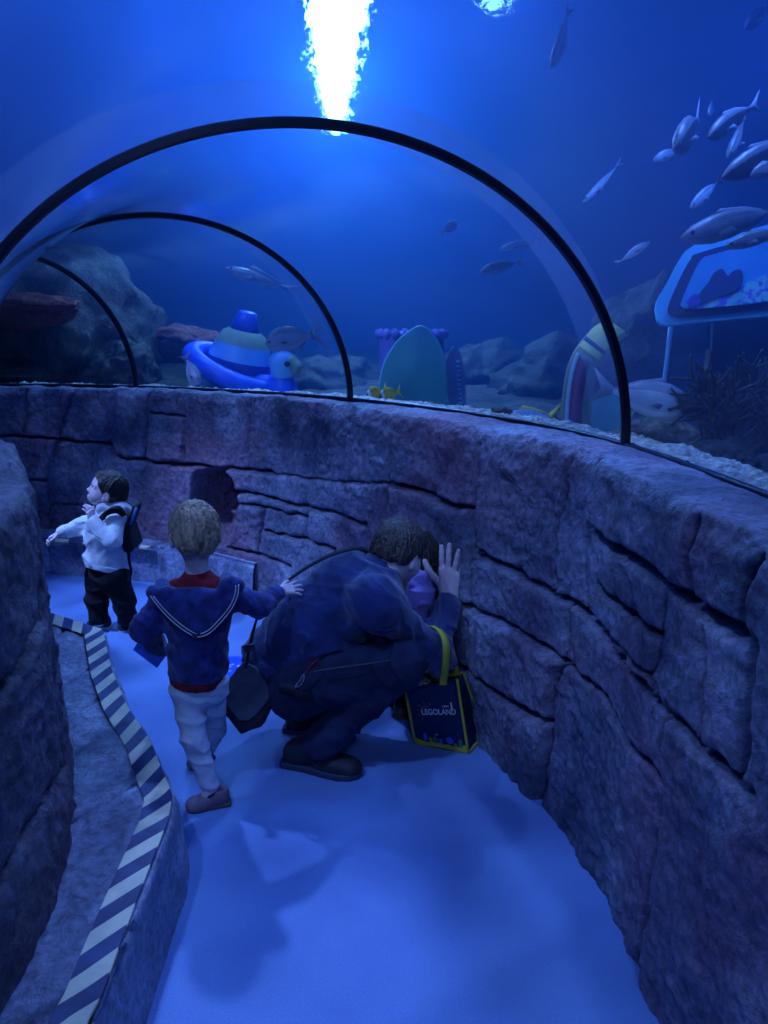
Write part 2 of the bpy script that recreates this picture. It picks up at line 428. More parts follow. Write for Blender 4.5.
# rippled surface of the water
def surf_mat():
    m, nt, N, L = nodes('water_surface')
    o = N.new('ShaderNodeOutputMaterial'); mx = N.new('ShaderNodeMixShader'); tr = N.new('ShaderNodeBsdfTransparent'); rf = N.new('ShaderNodeBsdfRefraction')
    rf.inputs['IOR'].default_value = 1.2; rf.inputs['Roughness'].default_value = .26; mx.inputs[0].default_value = .55
    tc = N.new('ShaderNodeTexCoord'); mp = N.new('ShaderNodeMapping'); mp.inputs['Scale'].default_value = (1.6, 1.0, 1)
    n = N.new('ShaderNodeTexNoise'); n.inputs['Scale'].default_value = 2.3; n.inputs['Detail'].default_value = 5
    L.new(tc.outputs['Object'], mp.inputs[0]); L.new(mp.outputs[0], n.inputs['Vector'])
    bp = N.new('ShaderNodeBump'); bp.inputs['Strength'].default_value = 1; bp.inputs['Distance'].default_value = .22; L.new(n.outputs[0], bp.inputs['Height'])
    L.new(bp.outputs[0], rf.inputs['Normal']); L.new(tr.outputs[0], mx.inputs[1]); L.new(rf.outputs[0], mx.inputs[2]); L.new(mx.outputs[0], o.inputs[0])
    return m
link('water_surface', mesh_from('ws', [(-10, -3, 3.62), (10, -3, 3.62), (10, 12, 3.62), (-10, 12, 3.62)], [(0, 3, 2, 1)], surf_mat(), False), kind='structure', label='rippled water surface above the tank')

# ------------------------------------------------------------------ rock walls
WF = np.array([[.82, -1.2, 1.18], [.79, .3, 1.18], [.735, 1.0, 1.18], [.69, 1.5, 1.18], [.63, 2.0, 1.18], [.53, 2.37, 1.175], [.37, 2.74, 1.165], [.16, 3.10, 1.16],
               [-.21, 3.6, 1.15], [-.7, 4.12, 1.135], [-1.35, 4.52, 1.12], [-2.0, 4.73, 1.11], [-2.7, 4.82, 1.11], [-3.5, 4.80, 1.11]])
WFC = catmull(WF, 16)
DS = .0075
S_, WP = resample(WFC, DS)
WT = np.gradient(WP[:, :2], axis=0); WT /= np.linalg.norm(WT, axis=1)[:, None]
WN = np.stack([-WT[:, 1], WT[:, 0]], -1)           # towards the corridor (left of the walking direction)

def wall_hit(px, py):
    d = ray(px, py); e = d[:2]
    cr = WP[:, 0] * e[1] - WP[:, 1] * e[0]
    k = np.nonzero((cr[:-1] * cr[1:] <= 0) & (WP[:-1] @ np.r_[e, 0] > 0))[0]
    i = k[0]; t = cr[i] / (cr[i] - cr[i + 1]); p = WP[i] * (1 - t) + WP[i + 1] * t
    r = math.hypot(p[0], p[1]) / math.hypot(*e)
    return S_[i] + t * DS, EYE + d[2] * r
def wall_pt(px, py, off=0.):
    """a point off the rock face by off metres, where the sight line meets the built wall"""
    d = Vector(ray(px, py)).normalized(); ok, loc, n_, f_ = bpy.data.objects['wall_right'].ray_cast(Vector((0, 0, EYE)), d)
    s, z = wall_hit(px, py); i = min(int(s / DS), len(WP) - 1); c = abs(d.x * WN[i, 0] + d.y * WN[i, 1])
    return np.array(loc - d * (off / c))

CR = [  # joints of the rock facing, traced over the wall; last number: width
 ([(500,561),(531,580),(570,601),(589,613),(615,639)],1.2), ([(566,460),(564,496),(556,521),(557,594)],.7), ([(596,463),(591,493),(589,524),(584,549),(587,583),(590,611)],1.1),
 ([(589,524),(615,549),(647,568),(667,583),(695,601),(709,615),(737,631),(755,636)],1.5), ([(704,524),(699,549),(697,601)],1.2), ([(768,559),(758,577),(753,611),(751,636)],1.3),
 ([(667,587),(664,611),(662,636),(657,674)],.8), ([(601,587),(622,608),(640,620),(660,636)],1.0), ([(500,465),(524,496)],.4),
 ([(478,555),(500,561)],1.1), ([(468,601),(509,619),(538,639),(570,659)],1.0), ([(571,604),(571,659),(564,680),(562,720),(558,755),(554,801)],1.0),
 ([(455,655),(468,662),(497,680),(526,700),(561,720)],1.0), ([(570,601),(607,639),(642,677),(674,711)],1.2), ([(572,659),(607,694),(636,738),(668,778)],1.1),
 ([(677,709),(674,755),(671,836),(665,906),(660,987)],1.5), ([(674,711),(683,714),(712,743),(741,772),(768,801)],1.2), ([(709,627),(712,650),(715,674),(712,743)],.6),
 ([(768,650),(761,691),(758,732),(752,772)],1.1), ([(615,639),(655,674),(674,709)],.7),
 ([(170,464),(216,466),(277,473)],.9), ([(241,489),(272,497),(312,507),(343,512),(373,525)],.9), ([(246,503),(280,509),(312,516)],.7), ([(266,507),(266,550)],.7),
 ([(269,530),(312,538),(343,550)],.8), ([(236,545),(266,552),(300,566)],.7), ([(314,503),(314,538)],.5), ([(392,484),(424,492),(454,505),(476,510)],1.1),
 ([(392,436),(392,484),(392,520)],.5), ([(477,446),(476,510),(477,555)],.7), ([(477,548),(500,561)],.9), ([(520,568),(531,580)],.8),
 ([(-30,432),(0,435),(39,438),(114,443)],.8), ([(114,443),(118,455),(151,461),(193,464)],.9), ([(25,390),(26,436)],.6), ([(148,412),(186,417)],.6), ([(148,394),(147,459)],.6),
 ([(-20,474),(24,478),(51,482)],.7), ([(48,440),(49,482),(54,503),(53,520)],.6), ([(53,503),(84,503)],.5), ([(72,441),(74,485),(83,503)],.5), ([(114,443),(115,455)],.6), ([(186,417),(186,462)],.4),
 ([(439,501),(457,507),(474,509)],1.0), ([(476,511),(478,555),(479,604)],.8), ([(440,590),(455,596),(469,601),(480,605)],.9), ([(452,653),(466,662),(478,668),(500,682)],1.0), ([(477,620),(479,668)],.7),
 ([(277,473),(330,480),(392,484)],.5), ([(330,402),(331,480)],.4), ([(250,395),(251,468)],.4), ([(60,388),(60,438)],.4)]
NICHE = [([(197,472),(213,465),(229,466),(240,479),(245,500),(244,522),(238,542),(214,546),(200,530),(194,500)], .26), ([(385,530),(400,522),(418,521),(432,533),(439,556),(440,585),(434,606),(420,622),(400,628),(385,610)], .22)]

def poly_sd(P, V):
    d = np.full(P.shape[:-1], 1e9); s = np.ones(P.shape[:-1]); V = np.asarray(V); n = len(V)
    for i in range(n):
        j = (i - 1) % n; e = V[j] - V[i]; w = P - V[i]; b = w - e * np.clip((w @ e) / (e @ e), 0, 1)[..., None]; d = np.minimum(d, (b * b).sum(-1))
        c1 = P[..., 1] >= V[i][1]; c2 = P[..., 1] < V[j][1]; c3 = e[0] * w[..., 1] > e[1] * w[..., 0]
        s = np.where((c1 & c2 & c3) | (~c1 & ~c2 & ~c3), -s, s)
    return s * np.sqrt(d)

ROCK = {}
def rock_wall(name, WP, WN, S_, cracks, niches, ledge, m, seed=0, batter=.05, dz=.0075):
    H = 1.18; nz = int(H / dz) + 1; nl = 26
    zz = np.linspace(0, 1, nz); ns = len(WP); h = WP[:, 2]
    S2, Z2 = np.meshgrid(S_, zz * H, indexing='ij'); Zr = zz[None, :] * h[:, None]
    D = np.full(S2.shape, 9.); Wd = np.ones(S2.shape)
    wob = .006 * fbm(np.stack([S2, Zr, 0 * S2 + seed], -1), 14, 3)
    wob2 = .006 * fbm(np.stack([S2 + 5, Zr, 0 * S2 + seed], -1), 14, 3)
    Q = np.stack([S2 + wob, Zr + wob2], -1)
    for pl, w in cracks:
        pl = np.array(pl)
        for a, b in zip(pl[:-1], pl[1:]):
            lo = np.minimum(a, b) - .09; hi = np.maximum(a, b) + .09
            i0, i1 = np.searchsorted(S_, [lo[0], hi[0]]); j0 = max(0, int(lo[1] / dz) - 1); j1 = min(nz, int(hi[1] / dz) + 3)
            if i1 <= i0 or j1 <= j0: continue
            q = Q[i0:i1, j0:j1]; e = b - a; t = np.clip(((q - a) @ e) / (e @ e + 1e-9), 0, 1)
            d = np.linalg.norm(q - a - t[..., None] * e, axis=-1)
            sub = D[i0:i1, j0:j1]; mk = d < sub; sub[mk] = d[mk]; Wd[i0:i1, j0:j1][mk] = w
    # blocks between the joints
    st = 2; Dc = D[::st, ::st] > .012; lab = np.zeros(Dc.shape, np.int32); cur = 0
    for i in range(Dc.shape[0]):
        for j in range(Dc.shape[1]):
            if Dc[i, j] and lab[i, j] == 0:
                cur += 1; stack = [(i, j)]; lab[i, j] = cur
                while stack:
                    a, b = stack.pop()
                    for c, d in ((a + 1, b), (a - 1, b), (a, b + 1), (a, b - 1)):
                        if 0 <= c < Dc.shape[0] and 0 <= d < Dc.shape[1] and Dc[c, d] and lab[c, d] == 0: lab[c, d] = cur; stack.append((c, d))
    r = np.random.default_rng(5 + seed); off = r.uniform(-.012, .012, cur + 1); tx = r.uniform(-.05, .05, cur + 1); tz = r.uniform(-.06, .06, cur + 1)
    off[0] = 0; L = np.kron(lab, np.ones((st, st), np.int32))[:ns, :nz]
    cs = np.zeros(cur + 1); cz = np.zeros(cur + 1); cn = np.bincount(L.ravel(), minlength=cur + 1) + 1
    cs = np.bincount(L.ravel(), S2.ravel(), cur + 1) / cn; cz = np.bincount(L.ravel(), Zr.ravel(), cur + 1) / cn
    small = np.clip(.35 / (np.sqrt(cn) * dz + .01), 0, 1)
    blk = off[L] + (tx * small)[L] * (S2 - cs[L]) + (tz * small)[L] * (Zr - cz[L]); blk[L == 0] = 0
    for _ in range(3):
        blk[1:-1, 1:-1] = (blk[1:-1, 1:-1] * 2 + blk[2:, 1:-1] + blk[:-2, 1:-1] + blk[1:-1, 2:] + blk[1:-1, :-2]) / 6
    P3 = np.stack([WP[:, None, 0] + 0 * Zr, WP[:, None, 1] + 0 * Zr, Zr], -1)
    rough = .011 * fbm(P3 + seed, 4.5, 3) + .0065 * ridged(P3 + seed, 9, 5) * .7 + .0055 * fbm(P3 + seed, 34, 4) * (.5 + np.clip(vnoise(P3 * 3.1) + .4, 0, 1))
    diag = P3 @ unit([.6, .3, 1.]); rough += .004 * np.abs(fbm(np.stack([P3[..., 0] * 3, P3[..., 1] * 3, diag * 14], -1) + seed, 1, 3))
    W = .0045 * Wd
    disp = blk + rough - .060 * np.exp(-(D / (W * 1.5)) ** 2) * np.clip(Wd, .5, 1.3) - .005 * np.exp(-D / .012) * np.clip(Wd, .4, 1.2)
    disp += batter * (1 - zz[None, :])
    edge = np.clip((zz[None, :] - .955) / .045, 0, 1) ** 2; disp -= edge * (.022 + .02 * vnoise(P3 * 9 + seed))
    for pl, dep in niches:
        sd = poly_sd(np.stack([S2, Zr], -1), pl); k = np.clip(-sd / .05 + .1, 0, 1); k = k * k * (3 - 2 * k)
        disp -= dep * k; disp += .035 * k * ridged(P3 + 3, 9, 3) * .5; disp += .012 * np.exp(-(sd / .03) ** 2)
    ROCK[name] = (disp, zz * H, h)
    X = P3[..., 0] + WN[:, None, 0] * disp; Y = P3[..., 1] + WN[:, None, 1] * disp; Z = Zr + .006 * fbm(P3 + 50, 20, 2) * (zz[None, :] > .01)
    # the top: from the front edge back to the glass
    lt = np.linspace(0, 1, nl + 1)[1:]; lw = ledge if np.ndim(ledge) else np.full(ns, ledge)
    dl = disp[:, -1][:, None] * (1 - lt[None, :]) - lw[:, None] * lt[None, :]
    PX = WP[:, None, 0] + WN[:, None, 0] * dl; PY = WP[:, None, 1] + WN[:, None, 1] * dl; PP = np.stack([PX, PY, 0 * PX], -1)
    PZ = Z[:, -1][:, None] * (1 - lt) + h[:, None] * lt + (.008 * fbm(PP, 12, 4) + .006 * np.sin(lt * PI)) * (1 - lt ** 6)
    X = np.hstack([X, PX]); Y = np.hstack([Y, PY]); Z = np.hstack([Z, PZ])
    V = np.stack([X, Y, Z], -1).reshape(-1, 3); F = grid_faces(ns, nz + nl)
    o = link(name, mesh_from(name, V, F[:, ::-1], m), kind='structure'); return o

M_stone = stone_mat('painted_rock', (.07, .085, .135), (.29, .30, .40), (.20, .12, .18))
cracks = [([wall_hit(*p) for p in pl if p[0] > -60], w * (1.25)) for pl, w in CR]
niches = [([wall_hit(*p) for p in pl], d) for pl, d in NICHE]
# width of the top, front edge to glass
GP = SS[:, :2]
lw = np.array([np.min(np.linalg.norm(GP - WP[i, :2], axis=1)) for i in range(0, len(WP), 8)]); 
GPd = catmull(SS[:, [0, 1, 5]], 6)[:, :2]
lw = np.array([np.min(np.linalg.norm(GPd - p[:2], axis=1)) for p in WP]); kk = np.ones(41) / 41; lw = np.convolve(np.pad(lw, 20, 'edge'), kk, 'valid')
o = rock_wall('wall_right', WP, WN, S_, cracks, niches, lw + .004, M_stone)
o['label'] = 'curved waist-high wall of blue-lit carved rock under the tunnel glass'

LF = np.array([[-.80, -1.2, 1.17], [-.80, .3, 1.17], [-.80, 1.0, 1.17], [-.815, 1.5, 1.17], [-.88, 1.80, 1.16], [-1.02, 2.10, 1.16], [-1.3, 2.62, 1.15], [-1.65, 3.0, 1.14], [-2.1, 3.28, 1.13], [-3.0, 3.5, 1.12]])
LS, LP = resample(catmull(LF, 16), .01)
LT = np.gradient(LP[:, :2], axis=0); LT /= np.linalg.norm(LT, axis=1)[:, None]; LN = np.stack([LT[:, 1], -LT[:, 0]], -1)
def sof(y): return float(np.interp(y, LP[:300, 1], LS[:300]))
lc = [([(sof(1.0), .72), (sof(1.4), .80), (sof(1.75), .88), (sof(1.95), .92)], 1.6), ([(sof(1.35), 1.17), (sof(1.4), .8)], .9), ([(sof(1.1), .7), (sof(1.15), .35), (sof(1.1), .0)], 1.2),
      ([(sof(1.15), .45), (sof(1.5), .5), (sof(1.9), .42)], .5)]
lwl = np.full(len(LP), .2)
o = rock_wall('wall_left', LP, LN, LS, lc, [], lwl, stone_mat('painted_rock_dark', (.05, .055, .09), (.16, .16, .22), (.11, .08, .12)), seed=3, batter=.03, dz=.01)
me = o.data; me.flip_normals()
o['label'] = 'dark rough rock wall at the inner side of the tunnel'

# ------------------------------------------------------------------ floor and kerbs
def floor_mat():
    m, nt, N, L = nodes('blue_floor')
    o = N.new('ShaderNodeOutputMaterial'); b = N.new('ShaderNodeBsdfPrincipled'); L.new(b.outputs[0], o.inputs[0]); b.inputs['Roughness'].default_value = .55; b.inputs['Specular IOR Level'].default_value = .35
    tc = N.new('ShaderNodeTexCoord')
    n = N.new('ShaderNodeTexNoise'); n.inputs['Scale'].default_value = 260; n.inputs['Detail'].default_value = 4; n2 = N.new('ShaderNodeTexNoise'); n2.inputs['Scale'].default_value = 2.2; n2.inputs['Detail'].default_value = 6
    L.new(tc.outputs['Object'], n.inputs['Vector']); L.new(tc.outputs['Object'], n2.inputs['Vector'])
    r = N.new('ShaderNodeValToRGB'); e = r.color_ramp.elements; e[0].position = .38; e[0].color = (.10, .18, .42, 1); e[1].position = .62; e[1].color = (.22, .37, .70, 1)
    mx = N.new('ShaderNodeMix'); mx.data_type = 'RGBA'; mx.inputs['Factor'].default_value = .35; mx.inputs['B'].default_value = (.16, .28, .58, 1)
    ma = N.new('ShaderNodeMath'); ma.operation = 'ADD'; mb_ = N.new('ShaderNodeMath'); mb_.operation = 'MULTIPLY'; mb_.inputs[1].default_value = .5
    L.new(n.outputs[0], ma.inputs[0]); L.new(n2.outputs[0], ma.inputs[1]); L.new(ma.outputs[0], mb_.inputs[0]); L.new(mb_.outputs[0], r.inputs[0]); L.new(r.outputs[0], mx.inputs['A']); L.new(mx.outputs['Result'], b.inputs['Base Color'])
    bp = N.new('ShaderNodeBump'); bp.inputs['Strength'].default_value = .35; bp.inputs['Distance'].default_value = .003; L.new(n.outputs[0], bp.inputs['Height']); L.new(bp.outputs[0], b.inputs['Normal'])
    return m
link('floor', mesh_from('floor', [(-4.2, -1.2, 0), (1.1, -1.2, 0), (1.1, 5.1, 0), (-4.2, 5.1, 0)], [(0, 1, 2, 3)], floor_mat(), False), kind='structure', label='blue speckled floor of the tunnel')

M_kerb = stone_mat('kerb_stone', (.11, .13, .21), (.36, .40, .54), (.20, .22, .33), sc=5, bump=.8, spec=.5, rough=.45)
M_tapeA = mat('cream_tape', (.66, .62, .44), .5, .5, (.42, .42, .34), 9, .1, 80, lo=.3, hi=.55); M_tapeB = mat('blue_tape', (.05, .07, .19), .55, .4, (.03, .045, .12), 14)
def kerb(outer, inner, h, name, joints=(), nsub=10):
    """stone step: outer edge polyline (x,y), inner polyline; h = height"""
    n = 640
    def rs(P): 
        P = np.asarray(P, float); L = np.r_[0, np.cumsum(np.linalg.norm(np.diff(P, axis=0), axis=1))]; s = np.linspace(0, L[-1], n); return np.stack([np.interp(s, L, P[:, k]) for k in (0, 1)], -1), s
    O, s = rs(outer); I, _ = rs(inner); V = []
    nf = 14; nt_ = 44
    nrm = unit(np.r_[(O - I).mean(0), 0])
    for i in range(n):
        d = np.r_[unit(np.r_[O[i] - I[i], 0])[:2], 0]
        jd = min([abs((s[i] + .05 * math.sin(i * .3)) - j) for j in joints] + [9]); g = math.exp(-(jd / .014) ** 2)
        for k in range(nf):
            z = h * k / (nf - 1); e = max(0, (k - nf + 3) / 2.); p = np.r_[O[i], z]
            o_ = .010 * float(0) - .008 * e * e + .02 * (1 - k / (nf - 1)); V.append(p + d * (o_ - .012 * g))
        for k in range(1, nt_):
            t = k / (nt_ - 1); p = np.r_[O[i] * (1 - t) + I[i] * t, h]; V.append(p - np.array([0, 0, .030 * g * min(1, t * 8 + .2)]))
    V = np.array(V); w = np.tile(np.r_[np.linspace(0, 1, nf), np.ones(nt_ - 1)], n)
    hz = fbm(V, 6, 4) * .008 + ridged(V, 20, 3) * .002; tp = np.tile(np.r_[np.zeros(nf), np.minimum(np.arange(1, nt_) / 10, 1)], n)
    V[:, 2] += hz * tp; fr = np.tile(np.r_[np.ones(nf), np.zeros(nt_ - 1)], n); V[:, :2] += (fbm(V + 7, 7, 4) * .010 * fr)[:, None] * nrm[None, :2]
    return link(name, mesh_from(name, V, grid_faces(n, nf + nt_ - 1), M_kerb), kind='structure', label='raised stone kerb edged with striped hazard tape')

KZ = .25
kA = [onz(*p, z=KZ)[:2] for p in [(106, 631), (115, 671), (130, 706), (154, 742), (177, 797)]]
kB = [onz(*p, z=KZ)[:2] for p in [(177, 797), (173, 823), (150, 883), (126, 948), (108, 1000), (95, 1024)]]
outer = [(-3.4, 4.0), (-2.4, 3.62)] + [onz(51, 612, KZ)[:2]] + kA + kB[1:] + [(-.53, .7), (-.53, -1.2)]
inner = [(-3.2, 3.4), (-2.3, 3.25), (-1.75, 3.0), (-1.4, 2.75), (-1.2, 2.3), (-1.0, 1.95), (-.92, 1.7), (-.9, 1.4), (-.9, 1.0), (-.9, .5), (-.9, -1.2)]
K1 = kerb(outer, inner, KZ, 'kerb', joints=(2.15, 2.62, 2.95, 3.5, 4.35))
def tape(outer, wid, z, name, parent, period=.115, slant=.055, ph=0.):
    """striped tape lying on the kerb's edge"""
    P = np.asarray(outer, float); L = np.r_[0, np.cumsum(np.linalg.norm(np.diff(P, axis=0), axis=1))]
    def pt(s, w):
        s = min(max(s, 0), L[-1]); p = np.array([np.interp(s, L, P[:, k]) for k in (0, 1)]); q = np.array([np.interp(min(s + .05, L[-1]), L, P[:, k]) for k in (0, 1)]); q0 = np.array([np.interp(max(s - .05, 0), L, P[:, k]) for k in (0, 1)])
        t = unit(np.r_[q - q0, 0]); nn = np.array([t[1], -t[0]]); return np.r_[p + nn * w, z]
    mb = MB(); n = int(L[-1] / period)
    for i in range(-1, n * 2 + 2):
        s0 = (i * .5 + ph) * period; s1 = s0 + period * .5
        if s1 + slant < 0 or s0 - slant > L[-1]: continue
        V = []; 
        for k in range(5):
            w = wid[0] + (wid[1] - wid[0]) * k / 4; sh = slant * k / 4
            for j in range(4):
                a = pt(s0 + (s1 - s0) * j / 3 + sh, w); V.append(a)
        nv = len(V); V += [v - np.array([0, 0, .006]) for v in V]
        F = [(k * 4 + j, k * 4 + j + 1, k * 4 + j + 5, k * 4 + j + 4) for k in range(4) for j in range(3)]
        F += [(f[3] + nv, f[2] + nv, f[1] + nv, f[0] + nv) for f in F]
        mb.add(V, F, 0 if i % 2 == 0 else 1)
    return mb.build(name, [M_tapeA, M_tapeB], parent, smooth=False)
side = -1
kAll = [onz(40, 610, KZ)[:2]] + kA + kB[1:] + [(-.53, .7)]
tape(kAll, (-.012 * side, -.088 * side), KZ + .012, 'hazard_tape', K1, period=.128, slant=.085)
bo = [(-.72, 4.02), (-1.0, 4.22), (-1.42, 4.37), (-2.07, 4.52), (-2.7, 4.60), (-3.5, 4.6)]; bi = [(-.62, 4.12), (-.95, 4.38), (-1.4, 4.65), (-2.0, 4.88), (-2.7, 4.95), (-3.5, 4.95)]
K2 = kerb(bo[::1], bi, .225, 'kerb', joints=(.7, 1.5))
tape([(-3.5, 4.6), (-2.7, 4.60), (-2.07, 4.52), (-1.42, 4.37), (-1.36, 4.35)], (-.03 * side, -.09 * side), .225 + .012, 'hazard_tape', K2, period=.19, slant=.03)

# ------------------------------------------------------------------ tank bed behind the glass
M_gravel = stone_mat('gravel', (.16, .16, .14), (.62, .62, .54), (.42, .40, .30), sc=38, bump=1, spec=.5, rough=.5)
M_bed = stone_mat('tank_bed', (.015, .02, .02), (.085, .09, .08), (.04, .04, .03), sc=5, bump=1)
GT = np.gradient(GPd, axis=0); GT /= np.linalg.norm(GT, axis=1)[:, None]; GN = np.stack([GT[:, 1], -GT[:, 0]], -1)   # outwards
GZ = catmull(SS[:, [0, 1, 5]], 6)[:, 2]
gs, GG = resample(np.column_stack([GPd, GN, GZ]), .012); GG = GG[int(1.5 / .012):]
def bed(offs, zf, name, m, amp, sc, **kw):
    nr = len(GG); o = np.asarray(offs); X = GG[:, None, 0] + GG[:, None, 2] * o; Y = GG[:, None, 1] + GG[:, None, 3] * o
    Z = zf(o[None, :], GG[:, None, 4]) + 0 * X; P = np.stack([X, Y, Z], -1)
    pb = np.maximum(0, 1 - 2.2 * np.abs(vnoise(P * sc))) + .6 * np.maximum(0, 1 - 2 * np.abs(vnoise(P * sc * 2.3 + 4)))
    Z = Z + amp * (pb + .8 * fbm(P, sc * .25, 3)); P[..., 2] = Z
    return link(name, mesh_from(name, P.reshape(-1, 3), grid_faces(nr, len(o))[:, ::-1], m), **kw)
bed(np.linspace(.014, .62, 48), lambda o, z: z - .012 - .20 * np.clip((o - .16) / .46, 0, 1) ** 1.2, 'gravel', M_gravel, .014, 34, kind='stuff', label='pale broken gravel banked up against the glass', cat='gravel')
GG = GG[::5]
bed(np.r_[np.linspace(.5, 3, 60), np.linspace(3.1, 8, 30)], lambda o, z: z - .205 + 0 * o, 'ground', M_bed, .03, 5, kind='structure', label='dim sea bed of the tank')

# ------------------------------------------------------------------ camera, lights, world
cam = bpy.data.cameras.new('camera'); co = bpy.data.objects.new('camera', cam); C.objects.link(co)
co.location = (0, 0, EYE); co.rotation_euler = (PI / 2 - PITCH, 0, 0)
cam.sensor_fit = 'VERTICAL'; cam.sensor_height = 24; cam.lens = FPX / 1024 * 24; cam.clip_start = .02
bpy.context.scene.camera = co

def spot(loc, tgt, power, col, size=60, rad=.1, blend=.5, gobo=None):
    l = bpy.data.lights.new('spot', 'SPOT'); l.energy = power; l.color = col; l.spot_size = math.radians(size); l.shadow_soft_size = rad; l.spot_blend = blend
    o = bpy.data.objects.new('spot_light', l); C.objects.link(o); o.location = loc
    o.rotation_euler = (Vector(tgt) - Vector(loc)).to_track_quat('-Z', 'Y').to_euler()
    if gobo:
        l.use_nodes = True; N = l.node_tree.nodes; L = l.node_tree.links; em = N['Emission']
        tc = N.new('ShaderNodeTexCoord'); n = N.new('ShaderNodeTexNoise'); n.inputs['Scale'].default_value = gobo[0]; n.inputs['Detail'].default_value = 3; n.inputs['Distortion'].default_value = 1.2
        mr = N.new('ShaderNodeMapRange'); mr.inputs['From Min'].default_value = .38; mr.inputs['From Max'].default_value = .66; mr.inputs['To Min'].default_value = gobo[1]; mr.inputs['To Max'].default_value = gobo[2]
        L.new(tc.outputs['Normal'], n.inputs['Vector']); L.new(n.outputs[0], mr.inputs[0]); L.new(mr.outputs[0], em.inputs['Strength'])
    return o
BL = (.21, .37, 1.0)
spot((-1.2, 4.6, 4.3), (-.05, 2.0, 0), 640, BL, 80, .08, .6, (7, .35, 2.4))
spot((-2.9, 2.7, 3.3), (-1.40, 3.6, 0.6), 620, BL, 34, .12, .7, (6, .5, 2.0))
spot((-.6, .6, 3.6), (.22, 2.85, .62), 170, BL, 15, .1, .9)
spot((.25, -1.6, 3.3), (.0, 2.3, .3), 190, BL, 50, .3, .8)  # unseen fill added behind the viewer to lift the bag and backs
spot((-1.3, .3, 4.4), (.8, 2.2, .6), 420, BL, 60, .10, .8, (8, .3, 2.6))
spot((.9, 3.6, 4.3), (-.9, 1.4, .4), 460, BL, 60, .12, .8, (8, .3, 2.2))
spot((-1.9, 2.4, 3.9), (-.9, 4.5, .75), 230, BL, 55, .05, .7, (24, .0, 3.2))

# the flood lamps over the water
def flood(p0, p1, w0, w1, st, pw, lab):
    """a trough lamp from p0 to p1, its length set by the glare it draws"""
    p0 = np.array(p0, float); p1 = np.array(p1, float); c = (p0 + p1) / 2
    t = thing('flood_lamp', c, lab, 'lamp'); ax = unit(p1 - p0); sd = unit(np.cross(ax, [0, 0, 1]))
    def ring(z, g, n=24):
        V = []
        for k in range(n):
            a = 2 * PI * k / n; e = math.copysign(abs(math.cos(a)) ** .6, math.cos(a)); f = math.copysign(abs(math.sin(a)) ** .6, math.sin(a))
            w_ = w0 + (w1 - w0) * (e + 1) / 2; V.append(c + ax * e * (np.linalg.norm(p1 - p0) / 2 + g) + sd * f * (w_ / 2 + g) + np.array([0, 0, z]))
        return V
    R = ring(0, 0) + ring(0, .04) + ring(.05, .04) + ring(.22, -.04); n = 24
    F = [(i * n + k, i * n + (k + 1) % n, (i + 1) * n + (k + 1) % n, (i + 1) * n + k) for i in range(3) for k in range(n)] + [tuple(range(3 * n, 4 * n))]
    mb = MB(); mb.add(R, F); mb.build('housing', M_rib, t)
    m, nt, N, L = nodes('lamp_glow'); o = N.new('ShaderNodeOutputMaterial'); e = N.new('ShaderNodeEmission'); e.inputs[0].default_value = (.26, .70, 1, 1); e.inputs[1].default_value = st; L.new(e.outputs[0], o.inputs[0])
    mb = MB(); mb.add(ring(.0, -.002) + [c - np.array([0, 0, .03])], [(k, (k + 1) % n, n) for k in range(n)]); mb.build('lens', m, t)
    spot(c + np.array([0, -.3, -.15]), c + np.array([.1, -3.2, -2.6]), pw, (.10, .25, 1), 110, .2, .6)
flood((-.27, 5.3, 3.85), (-.62, 10.6, 3.85), .46, .26, 34, 880, 'white flood lamp stretched to draw its glare streak above the rippled water surface')  # lens lengthened into the shape of the glare smear
flood((.77, 5.95, 3.85), (.83, 6.55, 3.85), .20, .16, 5, 40, 'short flood lamp glinting to the right of the stretched one')
TL = (.10, .26, 1)
for q, pw in (((2.6, 5.6, 3.5), 30), ((-1.2, 7.2, 3.5), 60), ((-4.0, 6.0, 3.5), 35), ((1.35, 2.6, 2.9), 120), ((-1.6, .8, 3.5), 60), ((.2, 4.6, 3.5), 60), ((-1.4, 5.2, 3.4), 80)):  # unseen spots without fixtures, added to light bed, rocks and silver fish
    spot(q, (q[0], q[1] + .2, 0), pw, TL, 110, .2, .6)
w = bpy.data.worlds.new('world'); bpy.context.scene.world = w; w.use_nodes = True
w.node_tree.nodes['Background'].inputs[0].default_value = (.015, .06, .5, 1); w.node_tree.nodes['Background'].inputs[1].default_value = .10
sc = bpy.context.scene
sc.view_settings.view_transform = 'Standard'; sc.view_settings.look = 'None'; sc.view_settings.gamma = 1; sc.view_settings.exposure = 0
sc.cycles.max_bounces = 8; sc.cycles.transparent_max_bounces = 16; sc.cycles.volume_bounces = 1; sc.cycles.sample_clamp_indirect = 4
sc.cycles.use_denoising = True

# ================================================================== people
M_skin = mat('skin', (.70, .54, .55), .5, .4, (.62, .45, .46), 14, .06, 160)
M_eye = mat('eye_white', (.75, .75, .72), .2, .5, (.7, .7, .68)); M_iris = mat('iris', (.02, .015, .012), .15, .6)
def hair_mat(name, a, b, st=(1, 1, .25)):
    return mat(name, a, .42, .5, b, 55, .9, 130, stretch=st, lo=.35, hi=.65)

def frame(f, u=(0, 0, 1)):
    f = unit(f); l = unit(np.cross(u, f)); return np.stack([f, l, np.cross(f, l)])

